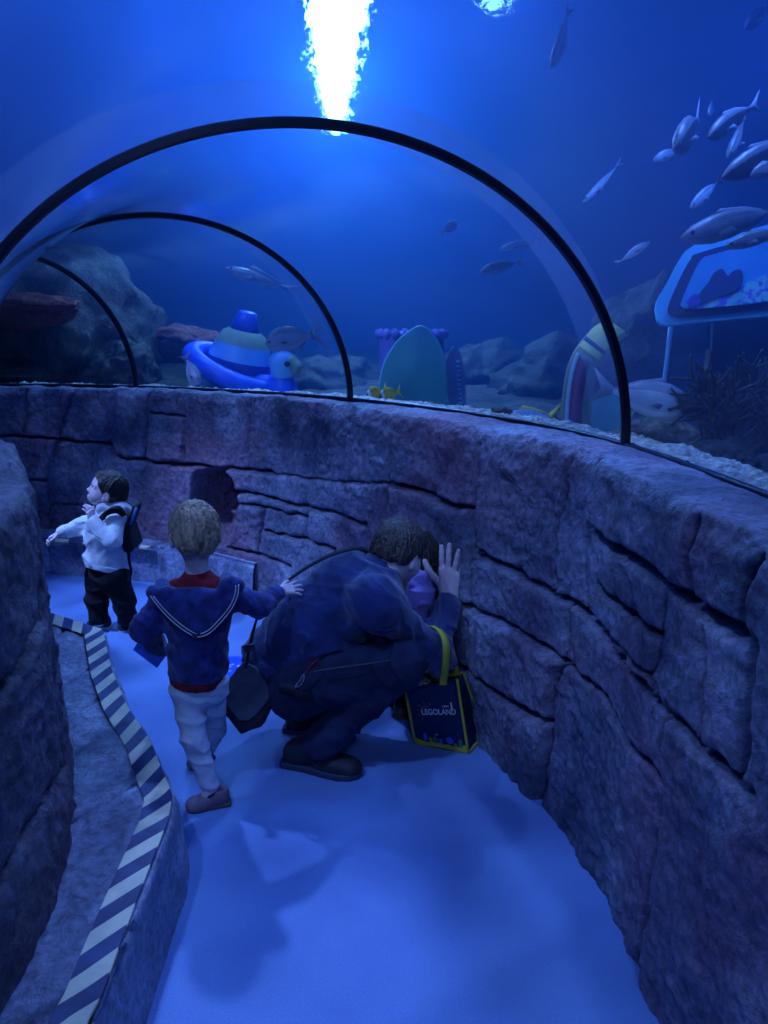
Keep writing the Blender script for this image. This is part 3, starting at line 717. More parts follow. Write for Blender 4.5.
class Head:
    def __init__(s, c, f, u=(0, 0, 1), sc=1., kid=False):
        s.c = np.asarray(c, float); s.R = frame(f, u); s.k = sc; s.kid = kid
    def p(s, x, y, z): return s.c + s.k * (x * s.R[0] + y * s.R[1] + z * s.R[2])
    def e(s, x, y, z, r, k=.012, op='u', R=None): return ELL(s.p(x, y, z), np.array(r) * s.k, s.R if R is None else R, k * s.k, op)
    def prims(s):
        q = s.k; kd = s.kid
        L = [s.e(-.004, 0, .012, (.098, .078, .092)), s.e(.022, 0, -.045 if kd else -.052, (.068, .058 if kd else .056, .062 if kd else .070), .03),
             s.e(.06, 0, -.088 if kd else -.108, (.024, .026, .018), .03), s.e(.050, .036, -.052, (.030, .024, .028), .03), s.e(.050, -.036, -.052, (.030, .024, .028), .03),
             CAP(s.p(.078, 0, .0), s.p(.098 if kd else .104, 0, -.034), .007 * q, .010 * q, .012 * q), s.e(.098 if kd else .105, 0, -.038, (.010, .011, .008), .01),
             s.e(.09, .008, -.040, (.007, .007, .006), .008), s.e(.09, -.008, -.040, (.007, .007, .006), .008),
             CAP(s.p(.078, .016, .014), s.p(.066, .05, .012), .007 * q, .006 * q, .02 * q), CAP(s.p(.078, -.016, .014), s.p(.066, -.05, .012), .007 * q, .006 * q, .02 * q)]
        for sg in (1, -1):
            L += [s.e(.083, .031 * sg, -.008, (.012, .015, .009), .012, 's')]
            L += [s.e(-.006, .083 * sg, -.022, (.019, .0105, .031), .006), s.e(-.001, .094 * sg, -.020, (.010, .006, .020), .004, 's'), s.e(.003, .076 * sg, -.047, (.009, .008, .010), .006)]
        L += [CAP(s.p(.086, .018, -.072), s.p(.092, 0, -.070), .004 * q, .0055 * q, .008 * q), CAP(s.p(.086, -.018, -.072), s.p(.092, 0, -.070), .004 * q, .0055 * q, .008 * q),
              CAP(s.p(.084, .014, -.081), s.p(.089, 0, -.082), .0045 * q, .006 * q, .006 * q), CAP(s.p(.084, -.014, -.081), s.p(.089, 0, -.082), .0045 * q, .006 * q, .006 * q)]
        L += [CAP(s.p(.098, .017, -.0765), s.p(.101, -.017, -.0765), .0022 * q, .0022 * q, .003, 's')]
        return L
    def eyes(s, parent):
        for sg in (1, -1):
            mb = MB()
            def ball(c, r, ax, mi):
                pr = [(max(r * math.sin(a), 1e-5), -r * math.cos(a)) for a in np.linspace(0, PI, 10)]; mb.lathe(pr, c, ax, 16, [mi] * 9)
            ball(s.p(.070, .030 * sg, -.0085), .0135 * s.k, s.R[0] + [0, 0, .01], 0); ball(s.p(.0775, .031 * sg, -.008), .0068 * s.k, s.R[0] + [0, 0, .01], 1)
            mb.build('eye', [M_eye, M_iris], parent)
    def hair(s, name, m, parent, thick=.011, nape=-.085, front=.022, slope=1.25, amp=.004, freq=60, res=.003, extra=()):
        def g(P):
            q = (P - s.c) @ s.R.T / s.k; x, y, z = q[..., 0], q[..., 1], q[..., 2]
            w = .004 * np.sin(y * 190) + .003 * np.sin(y * 77 + 1)
            a = (x - (front + slope * z + 6 * w * 0 + w)) * .72; b = (nape - z - .25 * x + w)
            c = (np.abs(y) - .086 - .75 * (z + .022) - .5 * np.abs(x + .0)*0) * .8
            return np.maximum(np.maximum(a, b), c) * s.k
        crown = s.p(-.055, .012, .095)
        def dsp(P):
            d = P - crown; r = np.linalg.norm(d, axis=-1) + 1e-6; th = np.arctan2(d @ s.R[1], d @ s.R[0])
            return -amp * s.k * (.9 * vnoise(np.stack([th * 15 + 12 * r, r * 22, th * 0 + 3], -1)) + .6 * vnoise(np.stack([th * 34 + 20 * r, r * 30, th * 0], -1)) + .5 * vnoise(P * 120))
        L = [s.e(-.004, 0, .012, (.098, .078, .092)), s.e(-.030, 0, -.03, (.066, .066, .062), .03)] + [ELL(e.c if False else e[0], e[1], s.R, .02) for e in extra]
        L += [s.e(.0, .086 * sg, -.026, (.021, .020, .031), .006, 's') for sg in (1, -1)]
        V, F = surface(L, res, thick * s.k, [g], dsp, .01)
        return link(name, mesh_from(name, V, F, m), parent)

def hand_prims(w, d, n, th, s=1., curl=(.25, .25, .3, .35), spread=(.10, .02, -.07, -.17), thumb=(.8, .75), tcurl=.25):
    """w wrist, d finger direction, n the way the palm faces, th the thumb's side (+1/-1 on cross(d,n))"""
    w = np.asarray(w, float); d = unit(d); n = unit(n - d * np.dot(n, d)); e = unit(np.cross(d, n)) * th; L = []
    kx = (.090, .092, .086, .078); ky = (.028, .009, -.010, -.028); ln = (.072, .080, .074, .058); rr = (.0088, .0090, .0086, .0076)
    pw = (.014, .005, -.006, -.015)
    for i in range(4):
        K = w + s * (d * kx[i] + e * ky[i]); L.append(CAP(w + s * (e * pw[i] + d * .005), K, .0155 * s, .0115 * s, .012 * s))
        a = 0; p = K; dr = unit(d + e * spread[i])
        for j, fr in enumerate((.44, .31, .25)):
            a += curl[i] * (.7, 1, .8)[j]; q = unit(dr * math.cos(a) + n * math.sin(a)); p2 = p + q * ln[i] * fr * s
            L.append(CAP(p, p2, rr[i] * s * (1 - .07 * j), rr[i] * s * (.95 - .08 * j), .004 * s)); p = p2
    L.append(CAP(w + s * (e * .010 + d * .01), w + s * (d * .045 + e * .030 + n * .006), .015 * s, .0135 * s, .014 * s))
    p = w + s * (d * .035 + e * .028 + n * .006); q = unit(e * thumb[0] + d * thumb[1] + n * tcurl)
    for j, l in enumerate((.036, .030, .026)):
        p2 = p + q * l * s; L.append(CAP(p, p2, (.0118, .0105, .0098)[j] * s, (.0105, .0098, .0088)[j] * s, .006 * s)); p = p2; q = unit(q * .9 + d * .35)
    return L

def shoe(heel, toe, w, h, ankle, m, ms, parent, name='shoe', high=.0, lift=0, **kw):
    heel = np.array(heel, float); toe = np.array(toe, float); heel[2] = toe[2] = 0; L = np.linalg.norm(toe - heel); d = (toe - heel) / L; n = np.array([-d[1], d[0], 0]); up = np.array([0, 0, 1.])
    R = np.stack([d, n, up]); th = max(.012, h * .22)
    out = [(.0, -.30), (.03, -.36), (.3, -.36), (.55, -.46), (.75, -.5), (.9, -.40), (.98, -.2), (1, 0), (.98, .2), (.9, .38), (.75, .46), (.55, .40), (.3, .36), (.03, .36), (.0, .30), (-.015, 0)]
    pol = [((x - .5) * L, y * w) for x, y in out]; c0 = heel + d * L * .5
    def P(x, y, z): return heel + d * x * L + n * y + up * z
    up_ = [ELL(P(.68, 0, th + h * .10), (L * .30, w * .45, h * .42), R, .02), ELL(P(.20, 0, th + h * .30), (L * .19, w * .38, h * .52), R, .03), ELL(P(.86, 0, th + h * .08), (L * .13, w * .38, h * .28), R, .02),
           CAP(P(.52, 0, th + h * .30), P(.30, 0, h * .82), w * .30, w * .30, .03)]
    if not high: up_.append(ELL(P(.22, 0, h * 1.15), (L * .13, w * .26, h * .35), R, .008, 's'))
    if high: up_.append(CAP(P(.24, 0, h * .7), np.asarray(ankle, float) + [0, 0, high], w * .40, w * .42, .02))
    V, F = surface(up_, .004, 0, [lambda G: (th * .6) - G[..., 2]], folds(.0015, 160, d, 3), .01)
    V[:, 2] += lift; o = link(name, mesh_from(name, V, F, m), parent, **kw)
    V, F = surface([PLT(pol, c0 + up * (th / 2 + .001), R, th / 2 + .001, .004, .01)], .004, 0, [lambda G: .0008 - G[..., 2]])
    V[:, 2] += lift; link('sole', mesh_from('sole', V, F, ms), o)
    # laces
    mb = MB()
    for x in (.42, .50, .58, .66):
        y = w * .2; z = th + h * (.70 - (x - .42) * 1.15)
        mb.tube([P(x, -y, z * .88), P(x, 0, z), P(x, y, z * .88)], .0022, 6)
    if kw.pop('laces', True): mb.build('laces', ms, o)
    return o

def clip_below(z, c=None, n=None):
    return lambda G: z - G[..., 2]
def half(p, n):
    """keeps the side of p that n points to"""
    p = np.asarray(p, float); n = unit(n); return lambda G: -((G - p) @ n)

def text_mesh(txt, size, ext=.0006):
    cu = bpy.data.curves.new('t', 'FONT'); cu.body = txt; cu.size = size; cu.extrude = ext; cu.align_x = 'CENTER'; cu.align_y = 'CENTER'; cu.offset = size * .018
    ob = bpy.data.objects.new('t', cu); C.objects.link(ob); bpy.context.view_layer.update()
    me = bpy.data.meshes.new_from_object(ob.evaluated_get(bpy.context.evaluated_depsgraph_get()))
    V = np.array([v.co[:] for v in me.vertices]); F = [tuple(p.vertices) for p in me.polygons]
    bpy.data.objects.remove(ob); bpy.data.meshes.remove(me); bpy.data.curves.remove(cu)
    return V, F

# ------------------------------------------------------------------ boy seen from behind
def boy_behind():
    foot1h, foot1t = onz(231, 803), onz(186, 811)
    foot2h, foot2t = onz(212, 757), onz(190, 771)
    T = thing('person', ((foot1h[0] + foot2h[0]) / 2, 2.28, 0), 'fair-haired child seen from behind in navy hooded top, hand on the crouching adult\'s back', 'person')
    hd = Head(at(195, 531, 2.27), (-.33, .94, -.05), sc=.86, kid=True)
    neck = [at(196, 553, 2.27), at(198, 582, 2.27)]
    shL, shR = at(168, 596, 2.29), at(226, 594, 2.26); elL, wrL = at(146, 628, 2.25), at(160, 650, 2.36); elR, wrR = at(259, 606, 2.28), at(280, 591, 2.36)
    hipL, hipR = at(188, 688, 2.28), at(211, 686, 2.30); knL, knR = at(194, 738, 2.22), at(214, 729, 2.37); anL, anR = at(210, 786, 2.21), at(203, 756, 2.44)
    ch, wa = at(197, 612, 2.28), at(198, 655, 2.29)
    hn = hd.prims(); nk = [CAP(neck[0], neck[1], .034, .038, .03)]
    trunk = [CAP(shL, shR, .036, .036, .03), ELL(ch, (.088, .062, .09), None, .04), CAP(ch, wa, .075, .060, .04), CAP(hipL, hipR, .044, .044, .03), CAP(wa, (hipL + hipR) / 2, .056, .050, .04)]
    limbs = chain([shL, elL, wrL], [.032, .026, .019]) + chain([shR, elR, wrR], [.032, .026, .019]) + chain([hipL, knL, anL], [.042, .032, .024], .02) + chain([hipR, knR, anR], [.042, .032, .024], .02)
    limbs += [CAP(anL, foot1h * .45 + foot1t * .55 + [0, 0, .025], .024, .02, .02), CAP(anR, foot2h * .45 + foot2t * .55 + [0, 0, .025], .024, .02, .02)]
    hp = hand_prims(wrR, at(296, 588, 2.41) - wrR, (.35, .75, -.45), 1, .60, (.10, .08, .10, .14), (.32, .10, -.1, -.3), (.6, .8))
    hl = hand_prims(wrL, (.5, .75, -.1), (.2, .1, -1), 1, .60, (.6, .6, .6, .6))
    V, F = join([surface(hn + nk, .0028), surface(trunk + limbs + nk, .006), surface(hp, .0018), surface(hl, .002)])
    body = link('body', mesh_from('body', V, F, M_skin), T)
    hd.eyes(T); hd.hair('hair', hair_mat('fair_hair', (.40, .30, .19), (.16, .11, .07)), T, .010, nape=-.088, amp=.0045, res=.0026)
    # navy top
    M_n = mat('navy_jersey', (.030, .045, .20), .9, .2, (.014, .022, .10), 30, .25, 240, sheen=.2)
    M_red = mat('maroon_jersey', (.22, .018, .028), .9, .2, (.15, .012, .02), 30, .25, 240)
    tops = [CAP(shL, shR, .045, .045, .04), ELL(ch, (.108, .082, .10), None, .04), CAP(ch, wa, .092, .090, .05), CAP(wa, at(198, 668, 2.29), .094, .092, .03)]
    tops += chain([shL, elL, wrL], [.044, .046, .030], .02) + chain([shR, elR, wrR], [.044, .038, .027], .02)
    dz = folds(.007, 75, (.25, .2, 1), 2, .3)
    V, F = surface(tops, .0048, 0, [half(at(198, 673, 2.29), (.06, 0, 1)), half(neck[1] + [0, 0, .022], (0, 0, -1)), half(wrR, -(wrR - elR))], dz, .012)
    top = link('hooded_top', mesh_from('hooded_top', V, F, M_n), T)
    # ribbed cuff, hem of the undershirt, collar
    V, F = surface([CAP(neck[1] + [0, 0, -.012], neck[1] + [0, 0, .004], .060, .050, .02), CAP(shL + [.03, -.01, .03], shR + [-.03, -.01, .03], .030, .030, .03)], .004, 0, (), folds(.002, 60, (1, 0, 0), 4), .006)
    link('collar', mesh_from('collar', V, F, M_red), T)
    V, F = surface([CAP(wa, at(197, 673, 2.29), .084, .088, .03)], .005, 0, [half(at(198, 681, 2.29), (.12, 0, 1)), half(at(198, 660, 2.29), (0, 0, -1))], folds(.003, 50, (1, 0, 0), 4), .006)
    link('undershirt', mesh_from('undershirt', V, F, M_red), T)
    # hood lying open on the back
    HO = [(148, 592), (156, 588), (168, 588), (183, 594), (199, 597), (216, 590), (230, 578), (240, 583), (240, 594), (233, 608), (222, 622), (209, 634), (197, 637), (184, 631), (170, 619), (158, 606)]
    c0 = at(197, 606, 2.175); pts = np.array([at(x, y, 2.175) for x, y in HO]); R = np.stack([[1, 0, 0], [0, .12, .993], [0, -.993, .12]])
    pol = [((p - c0) @ R[0], (p - c0) @ R[1]) for p in pts]
    hood = [PLT(pol, c0, R, .017, .015, .02), ELL(at(198, 603, 2.19), (.085, .030, .052), None, .03), CAP(at(152, 592, 2.20), shL + [-.005, -.01, .03], .016, .022, .03), CAP(at(238, 585, 2.19), shR + [.01, -.01, .03], .016, .022, .03),
            CAP(at(168, 592, 2.19), at(163, 585, 2.27), .018, .02, .02), CAP(at(225, 584, 2.19), at(226, 577, 2.27), .018, .02, .02)]
    V, F = surface(hood, .004, 0, (), folds(.005, 60, (1, .2, .3), 6, .3), .01)
    ho = link('hood', mesh_from('hood', V, F, M_n), top)
    M_w = mat('white_piping', (.75, .75, .75), .7, .3)
    mb = MB()
    for off in (.004, .013):
        P = []
        for (x, y) in [(149, 596), (158, 608), (170, 621), (184, 632), (197, 638), (209, 635), (222, 623), (233, 609), (239, 595), (240, 584)]:
            v = np.array([x - 197., y - 600.]); v = v / np.linalg.norm(v) * off * 340; P.append(at(x - v[0], y - v[1], 2.1535 - .004))
        mb.tube(catmull(P, 6), .0016, 6)
    mb.build('piping', M_w, ho)
    # trousers
    M_p = mat('pale_trousers', (.50, .55, .64), .85, .25, (.42, .46, .55), 24, .25, 200)
    tr = [CAP(hipL, hipR, .056, .056, .03), CAP((hipL + hipR) / 2, wa - [0, 0, .02], .070, .074, .03)] + chain([hipL, knL, anL], [.056, .041, .032], .02) + chain([hipR, knR, anR], [.054, .040, .032], .015)
    V, F = surface(tr, .0045, 0, [half(anL + [0, 0, .002], (0, 0, 1)), half(wa + [0, 0, -.01], (0, 0, -1))], folds(.0045, 95, (.2, .1, 1), 9, .3), .01)
    link('trousers', mesh_from('trousers', V, F, M_p), T)
    M_s = mat('mauve_shoe', (.22, .15, .20), .7, .4, (.16, .11, .15), 20, .2, 150); M_so = mat('brown_sole', (.10, .075, .08), .6, .3)
    M_sock = mat('sock', (.04, .04, .06), .9, .2)
    for a, hh, tt in ((anL, foot1h, foot1t), (anR, foot2h, foot2t)):
        V, F = surface([CAP(a + [0, 0, -.01], [a[0], a[1], .035], .027, .028, .01)], .004); link('sock', mesh_from('sock', V, F, M_sock), T)
        shoe(hh, tt, .064, .062, a, M_s, M_so, T)
    # leaflet
    lf = thing('leaflet', at(148, 641, 2.31), 'folded bright blue leaflet held low at the fair-haired child\'s left side', 'leaflet')
    mb = MB(); mb.plate([at(133, 650, 2.31), at(141, 637, 2.34), at(166, 656, 2.34), at(157, 668, 2.32)], (.2, -.8, .5), .003); mb.build('cover', mat('leaflet_blue', (.03, .12, .65), .5, .4), lf, False)
    mb = MB(); mb.plate([at(134, 650, 2.31), at(141, 638, 2.34), at(165, 656, 2.34), at(157, 667, 2.32)], (.2, -.8, .5), .0022); o = mb.build('pages', mat('leaflet_paper', (.6, .65, .75), .7, .3), lf, False); o.location = Vector(o.location) + Vector((0, .004, -.003))
boy_behind()

# ------------------------------------------------------------------ toddler looking up
def toddler():
    f1h, f1t = onz(112, 629), onz(88, 628); f2h, f2t = onz(132, 622), onz(122, 633)
    T = thing('person', (onz(112, 630)[0], 3.64, 0), 'toddler in pale hooded sweatshirt and black trousers standing and looking up at the tank', 'person')
    Y = 3.62
    hd = Head(at(108, 489, Y), (-.88, -.22, .34), (.2, 0, 1), sc=.83, kid=True)
    nk = [CAP(at(108, 496, Y), at(109, 512, Y), .036, .04, .03)]
    shN, shF = at(115, 519, Y - .085), at(103, 518, Y + .09)
    elN, wrN = at(112, 541, Y - .16), at(93, 522, Y - .14); elF, wrF = at(80, 528, Y + .02), at(61, 532, Y - .06)
    ch, be = at(108, 530, Y), at(106, 560, Y)
    hN, hF = at(114, 576, Y - .03), at(100, 575, Y + .04); kN, kF = at(124, 600, Y - .02), at(97, 600, Y + .02); aN, aF = at(127, 619, Y - .01), at(99, 621, Y + .02)
    trunk = [CAP(shN, shF, .040, .040, .04), ELL(ch, (.075, .085, .085), None, .04), CAP(ch, be, .070, .062, .04), CAP(hN, hF, .048, .048, .03), CAP(be, (hN + hF) / 2, .060, .050, .04)]
    limbs = chain([shN, elN, wrN], [.034, .028, .019]) + chain([shF, elF, wrF], [.034, .028, .019]) + chain([hN, kN, aN], [.046, .038, .027]) + chain([hF, kF, aF], [.046, .038, .027])
    limbs += [CAP(aN, f2h * .5 + f2t * .5 + [0, 0, .02], .025, .02), CAP(aF, f1h * .5 + f1t * .5 + [0, 0, .02], .025, .02)]
    hN_ = hand_prims(wrN, (-.25, .15, 1), (-.9, .5, 0), -1, .58, (.5, .45, .4, .45), thumb=(.5, .9))
    hF_ = hand_prims(wrF, (-.75, -.2, -.35), (.3, 0, -.9), 1, .58, (.6, .55, .55, .6))
    V, F = join([surface(hd.prims() + nk, .0028), surface(trunk + limbs + nk, .006), surface(hN_, .0018), surface(hF_, .0018)])
    link('body', mesh_from('body', V, F, M_skin), T); hd.eyes(T)
    hd.hair('hair', hair_mat('dark_hair', (.035, .024, .018), (.012, .009, .008)), T, .012, nape=-.075, front=.030, slope=.85, amp=.004, res=.0028)
    M_h = mat('pale_fleece', (.62, .64, .68), .9, .2, (.52, .55, .60), 20, .25, 160, sheen=.2)
    # sweatshirt with hood
    tp = [CAP(shN, shF, .052, .052, .04), ELL(ch, (.094, .104, .10), None, .04), CAP(ch, be, .096, .098, .05), CAP(be, at(108, 567, Y), .102, .106, .02)] + chain([shN, elN, wrN], [.048, .043, .032], .010) + chain([shF, elF, wrF], [.050, .042, .032], .02)
    cl = [half(at(106, 568, Y), (.25, .3, 1)), half(at(108, 508, Y), (0, 0, -1)), half(wrF + unit(elF - wrF) * .01, elF - wrF)]
    V, F = surface(tp, .0045, 0, cl, folds(.008, 62, (.5, .3, 1), 13, .25), .012)
    top = link('sweatshirt', mesh_from('sweatshirt', V, F, M_h), T)
    V, F = surface([CAP(at(108, 563, Y), at(108, 568, Y), .106, .106, .02)], .0045, 0, [half(at(106, 570, Y), (.25, .3, 1)), half(at(106, 564, Y), (-.25, -.3, -1))], folds(.0012, 260, (1, 1, 0), 13), .01); link('hem_band', mesh_from('hem_band', V, F, M_h), top)
    hoodp = [CAP(at(101, 508, Y - .05), at(120, 509, Y - .03), .026, .030, .03), CAP(at(120, 509, Y - .03), at(124, 511, Y + .05), .034, .032, .03), CAP(at(124, 510, Y + .04), at(104, 508, Y + .08), .030, .026, .03), CAP(at(121, 509, Y), at(127, 512, Y), .030, .022, .03)]
    V, F = surface(hoodp, .0042, 0, (), folds(.005, 70, (.4, .2, 1), 23, .3), .01); link('hood', mesh_from('hood', V, F, M_h), top)
    V, F = surface([CAP(wrF + unit(elF - wrF) * .03, wrF + unit(elF - wrF) * .005, .032, .028, .01)], .004, 0, (), folds(.001, 300, elF - wrF, 3), .006); link('cuff', mesh_from('cuff', V, F, M_h), top)
    mb = MB()   # faint print across the chest
    for i in range(5):
        mb.tube([at(86 + i * 2.2, 528 + i * .8, Y - .095 + i * .002), at(88.5 + i * 2.2, 532 + i * .8, Y - .105 + i * .002)], .0018, 6)
    mb.build('chest_print', mat('print_ink', (.30, .34, .55), .8, .2), top)
    M_b = mat('black_trousers', (.012, .012, .018), .9, .25, (.008, .008, .012), 20, .3, 180)
    tr = [CAP(hN, hF, .066, .066, .03), CAP((hN + hF) / 2, be, .066, .068, .03)] + chain([hN, kN, aN], [.076, .056, .046], .02) + chain([hF, kF, aF], [.074, .055, .046], .02)
    V, F = surface(tr, .0048, 0, [half([0, 0, .045], (0, 0, 1)), half(be, (0, 0, -1))], folds(.006, 85, (.3, .1, 1), 31, .3), .012); link('trousers', mesh_from('trousers', V, F, M_b), T)
    M_s = mat('black_trainer', (.02, .02, .03), .7, .4, (.014, .014, .02), 20, .3, 150); M_so = mat('white_sole', (.6, .62, .66), .5, .4)
    shoe(f1h, f1t, .062, .07, aF, M_s, M_so, T); shoe(f2h, f2t, .062, .07, aN, M_s, M_so, T)
    # small backpack
    B = thing('backpack', at(130, 530, Y + .02), 'small black and blue backpack worn by the toddler', 'backpack')
    M_k = mat('black_webbing', (.012, .013, .02), .8, .3, (.008, .009, .014), 40, .3, 260); M_bl = mat('blue_panel', (.03, .13, .42), .5, .5)
    Rb = np.stack([[0, 1, 0], [-.25, 0, .97], [.97, 0, .25]]); pol = [(-.085, -.11), (.085, -.11), (.09, .09), (.05, .13), (-.05, .13), (-.09, .09)]
    cb = at(127, 527, Y + .01)
    V, F = surface([PLT(pol, cb, Rb, .026, .018)], .005, 0, (), folds(.003, 60, (0, 1, 1), 5), .008); link('pack', mesh_from('pack', V, F, M_k), B)
    mb = MB(); mb.box(at(134, 515, Y - .04), np.array([.010, 0, -.002]), np.array([0, .05, 0]), np.array([.022, 0, .055])); bevel(mb.build('front_panel', M_k, B), .006)
    mb = MB(); mb.box(at(133.6, 516, Y - .092), np.array([.006, 0, -.002]), np.array([0, .003, 0]), np.array([.018, 0, .042])); mb.build('side_label', M_bl, B)
    def strap(P, w=.026): mb = MB(); P = catmull([at(*p) for p in P], 8); mb.ribbon(P, (.3, 1, .2), w, .006); mb.build('strap', M_k, B)
    strap([(124, 514, Y - .10), (118, 508, Y - .13), (108, 510, Y - .150), (103, 520, Y - .150)]); 
    mb = MB(); P = catmull([at(125, 516, Y - .085), at(117, 511, Y - .135), at(107, 513, Y - .15), at(101, 519, Y - .14)], 8); mb.ribbon(P, (.1, -.2, 1), .024, .008); mb.build('strap', M_k, B)
    mb = MB(); P = catmull([at(112, 541, Y - .125), at(118, 538, Y - .125), at(125, 531, Y - .09), at(128, 521, Y - .05)], 8); mb.ribbon(P, (-.2, -.1, 1), .050, .008); mb.build('strap', M_k, B)
    mb = MB(); mb.tube(catmull([at(128, 545, Y - .05), at(129, 560, Y - .07), at(131, 572, Y - .06), at(128, 582, Y - .07)], 8), .007, 8); mb.build('tether', M_k, B)
toddler()

# ------------------------------------------------------------------ crouching man
def man():
    T = thing('person', (onz(330, 760)[0], 2.5, 0), 'crouching adult in navy jacket and jeans leaning to the rock wall with one hand raised', 'person')
    hd = Head(at(399, 550, 2.60), (.66, .72, -.30), (.25, .2, 1), sc=.98)
    n0, n1 = at(391, 566, 2.57), at(370, 576, 2.54)
    shR, shL = at(374, 602, 2.38), at(384, 584, 2.70); elR = at(437, 656, 2.56); wp = wall_pt(449, 598, .055); wrR = wp.copy()
    elL, wrL = at(398, 640, 2.80), at(424, 645, 2.88)
    ch, mi, pe = at(351, 595, 2.54), at(314, 626, 2.51), at(286, 664, 2.50)
    hR, hL = at(298, 684, 2.41), at(296, 678, 2.62); kR, kL = at(402, 664, 2.37), at(408, 650, 2.64); aR, aL = at(318, 744, 2.41), at(318, 716, 2.67)
    f1h, f1t = onz(283, 763), onz(362, 777); f2h, f2t = onz(285, 729), onz(355, 739)
    trunk = [CAP(shR, shL, .060, .060, .05), CAP(ch, mi, .115, .115, .05), CAP(mi, pe, .115, .12, .05), CAP(hR, hL, .095, .095, .05)]
    limbs = chain([shR, elR, wrR], [.050, .040, .027]) + chain([shL, elL, wrL], [.050, .040, .027]) + chain([hR, kR, aR], [.080, .055, .040]) + chain([hL, kL, aL], [.080, .055, .040])
    limbs += [CAP(aR, f1h * .5 + f1t * .5 + [0, 0, .04], .04, .03), CAP(aL, f2h * .5 + f2t * .5 + [0, 0, .04], .04, .03)]
    nk = [CAP(n0, n1, .056, .062, .04)]
    s_, z_ = wall_hit(446, 565); i_ = min(int(s_ / DS), len(WN) - 1); wn = np.r_[WN[i_], 0]; wt = np.r_[WT[i_], 0]
    tip = wall_pt(453, 534, .022)
    pn = unit(-wn * .45 + unit(ray(446, 565)) * .75); hp = hand_prims(wrR, tip - wrR, pn, -1, 1.26, (.05, .03, .03, .06), (.12, .02, -.14, -.28), (.95, .75), tcurl=-.1)
    e1 = np.cross(unit(tip - wrR), pn)
    if np.dot(e1, [1, 0, 0]) < 0: hp = hand_prims(wrR, tip - wrR, pn, 1, 1.26, (.05, .03, .03, .06), (.12, .02, -.14, -.28), (.95, .75), tcurl=-.1)
    hl = hand_prims(wrL, (.8, .5, .1), (0, .6, -.4), 1, 1.0, (.5, .5, .5, .5))
    V, F = join([surface(hd.prims() + nk, .003), surface(trunk + limbs + nk, .008), surface(hp + [CAP(wrR, wrR * .6 + elR * .4, .027, .032, .02)], .0022), surface(hl, .003)])
    link('body', mesh_from('body', V, F, M_skin), T); hd.eyes(T)
    hd.hair('hair', hair_mat('brown_hair', (.075, .055, .042), (.022, .017, .014)), T, .014, nape=-.055, front=.022, slope=1.25, amp=.0038, res=.003)
    M_j = mat('navy_softshell', (.020, .038, .15), .85, .25, (.013, .026, .10), 14, .3, 200, sheen=.3)
    tp = [CAP(shR, shL, .076, .080, .09), CAP(ch, mi, .150, .142, .06), CAP(mi, pe, .142, .150, .06), CAP(pe, at(283, 678, 2.51), .150, .150, .03), CAP(hR * .5 + hL * .5, pe, .12, .14, .05), CAP(ch, n1, .135, .092, .05)]
    tp += chain([shR, elR, wrR * .75 + elR * .25, wrR], [.074, .053, .043, .037], .06) + chain([shL, elL, wrL], [.076, .058, .042], .03)
    ax = unit(at(380, 580, 2.55) - at(285, 668, 2.5)); d = folds(.017, 62, (.62, .1, .75), 41, .15); d2 = folds(.006, 75, (.2, .2, 1), 51, .3)
    def dsp(P): 
        w = np.clip((at(330, 640, 2.4)[2] + .10 - P[:, 2]) / .16, 0, 1); return d(P) * (.25 + .75 * w) + .5 * d2(P)
    hem = half(at(285, 680, 2.45), (.45, 0, .9))
    V, F = surface(tp, .0055, 0, [hem, half(at(376, 560, 2.55), (-.3, 0, -1) if False else (-.35, -.1, -.9)), half(wrR + unit(elR - wrR) * .012, elR - wrR)], dsp, .018)
    jk = link('jacket', mesh_from('jacket', V, F, M_j), T)
    V, F = surface([CAP(n1 + [.01, .0, .005], n1 + [-.012, 0, -.03], .078, .088, .03)], .004, 0, [half(at(379, 556, 2.54), (-.45, -.2, -.85))], folds(.003, 90, (1, 0, -1), 4), .008); link('collar', mesh_from('collar', V, F, M_j), jk)
    M_d = mat('dark_denim', (.028, .036, .085), .85, .25, (.012, .016, .045), 9, .4, 260)
    tr = [CAP(hR, hL, .120, .120, .05), CAP(hR * .5 + hL * .5, pe, .128, .125, .04)] + chain([hR, kR], [.108, .082], .03) + chain([kR, aR], [.080, .062], .02) + chain([hL, kL], [.105, .080], .03) + chain([kL, aL], [.078, .062], .02)
    V, F = surface(tr, .0055, 0, [half([0, 0, .075], (0, 0, 1))], folds(.009, 58, (.8, 0, .35), 61, .25), .014); jn = link('jeans', mesh_from('jeans', V, F, M_d), T)
    mb = MB()
    P = catmull([at(310, 672, 2.285), at(335, 668, 2.275), at(365, 664, 2.28), at(392, 660, 2.30)], 8); mb.tube(P, .0016, 6); mb.build('seam', mat('denim_thread', (.11, .10, .12), .7, .3), jn)
    # things clipped to the belt
    mb = MB(); P = catmull([at(318, 660, 2.28), at(310, 668, 2.275), at(302, 678, 2.27), at(296, 690, 2.28)], 8); mb.ribbon(P, (.6, 0, .8), .013, .003); mb.build('belt_strap', mat('red_webbing', (.25, .02, .03), .8, .3), T)
    mb = MB(); P = [at(304.5, 676, 2.262), at(303, 681, 2.262), at(299, 686, 2.262), at(295.5, 687, 2.262), at(296.5, 684, 2.262), at(300.5, 680, 2.262), at(302, 676, 2.262), at(303.3, 674, 2.262), at(304.5, 676, 2.262)]
    mb.tube(catmull(P, 5), .0022, 8); mb.build('carabiner', mat('steel', (.6, .6, .55), .25, .8, metal=.9), T)
    M_s = mat('dark_boot', (.018, .020, .035), .6, .45, (.012, .013, .022), 18, .3, 150); M_so = mat('boot_sole', (.035, .045, .09), .6, .4)
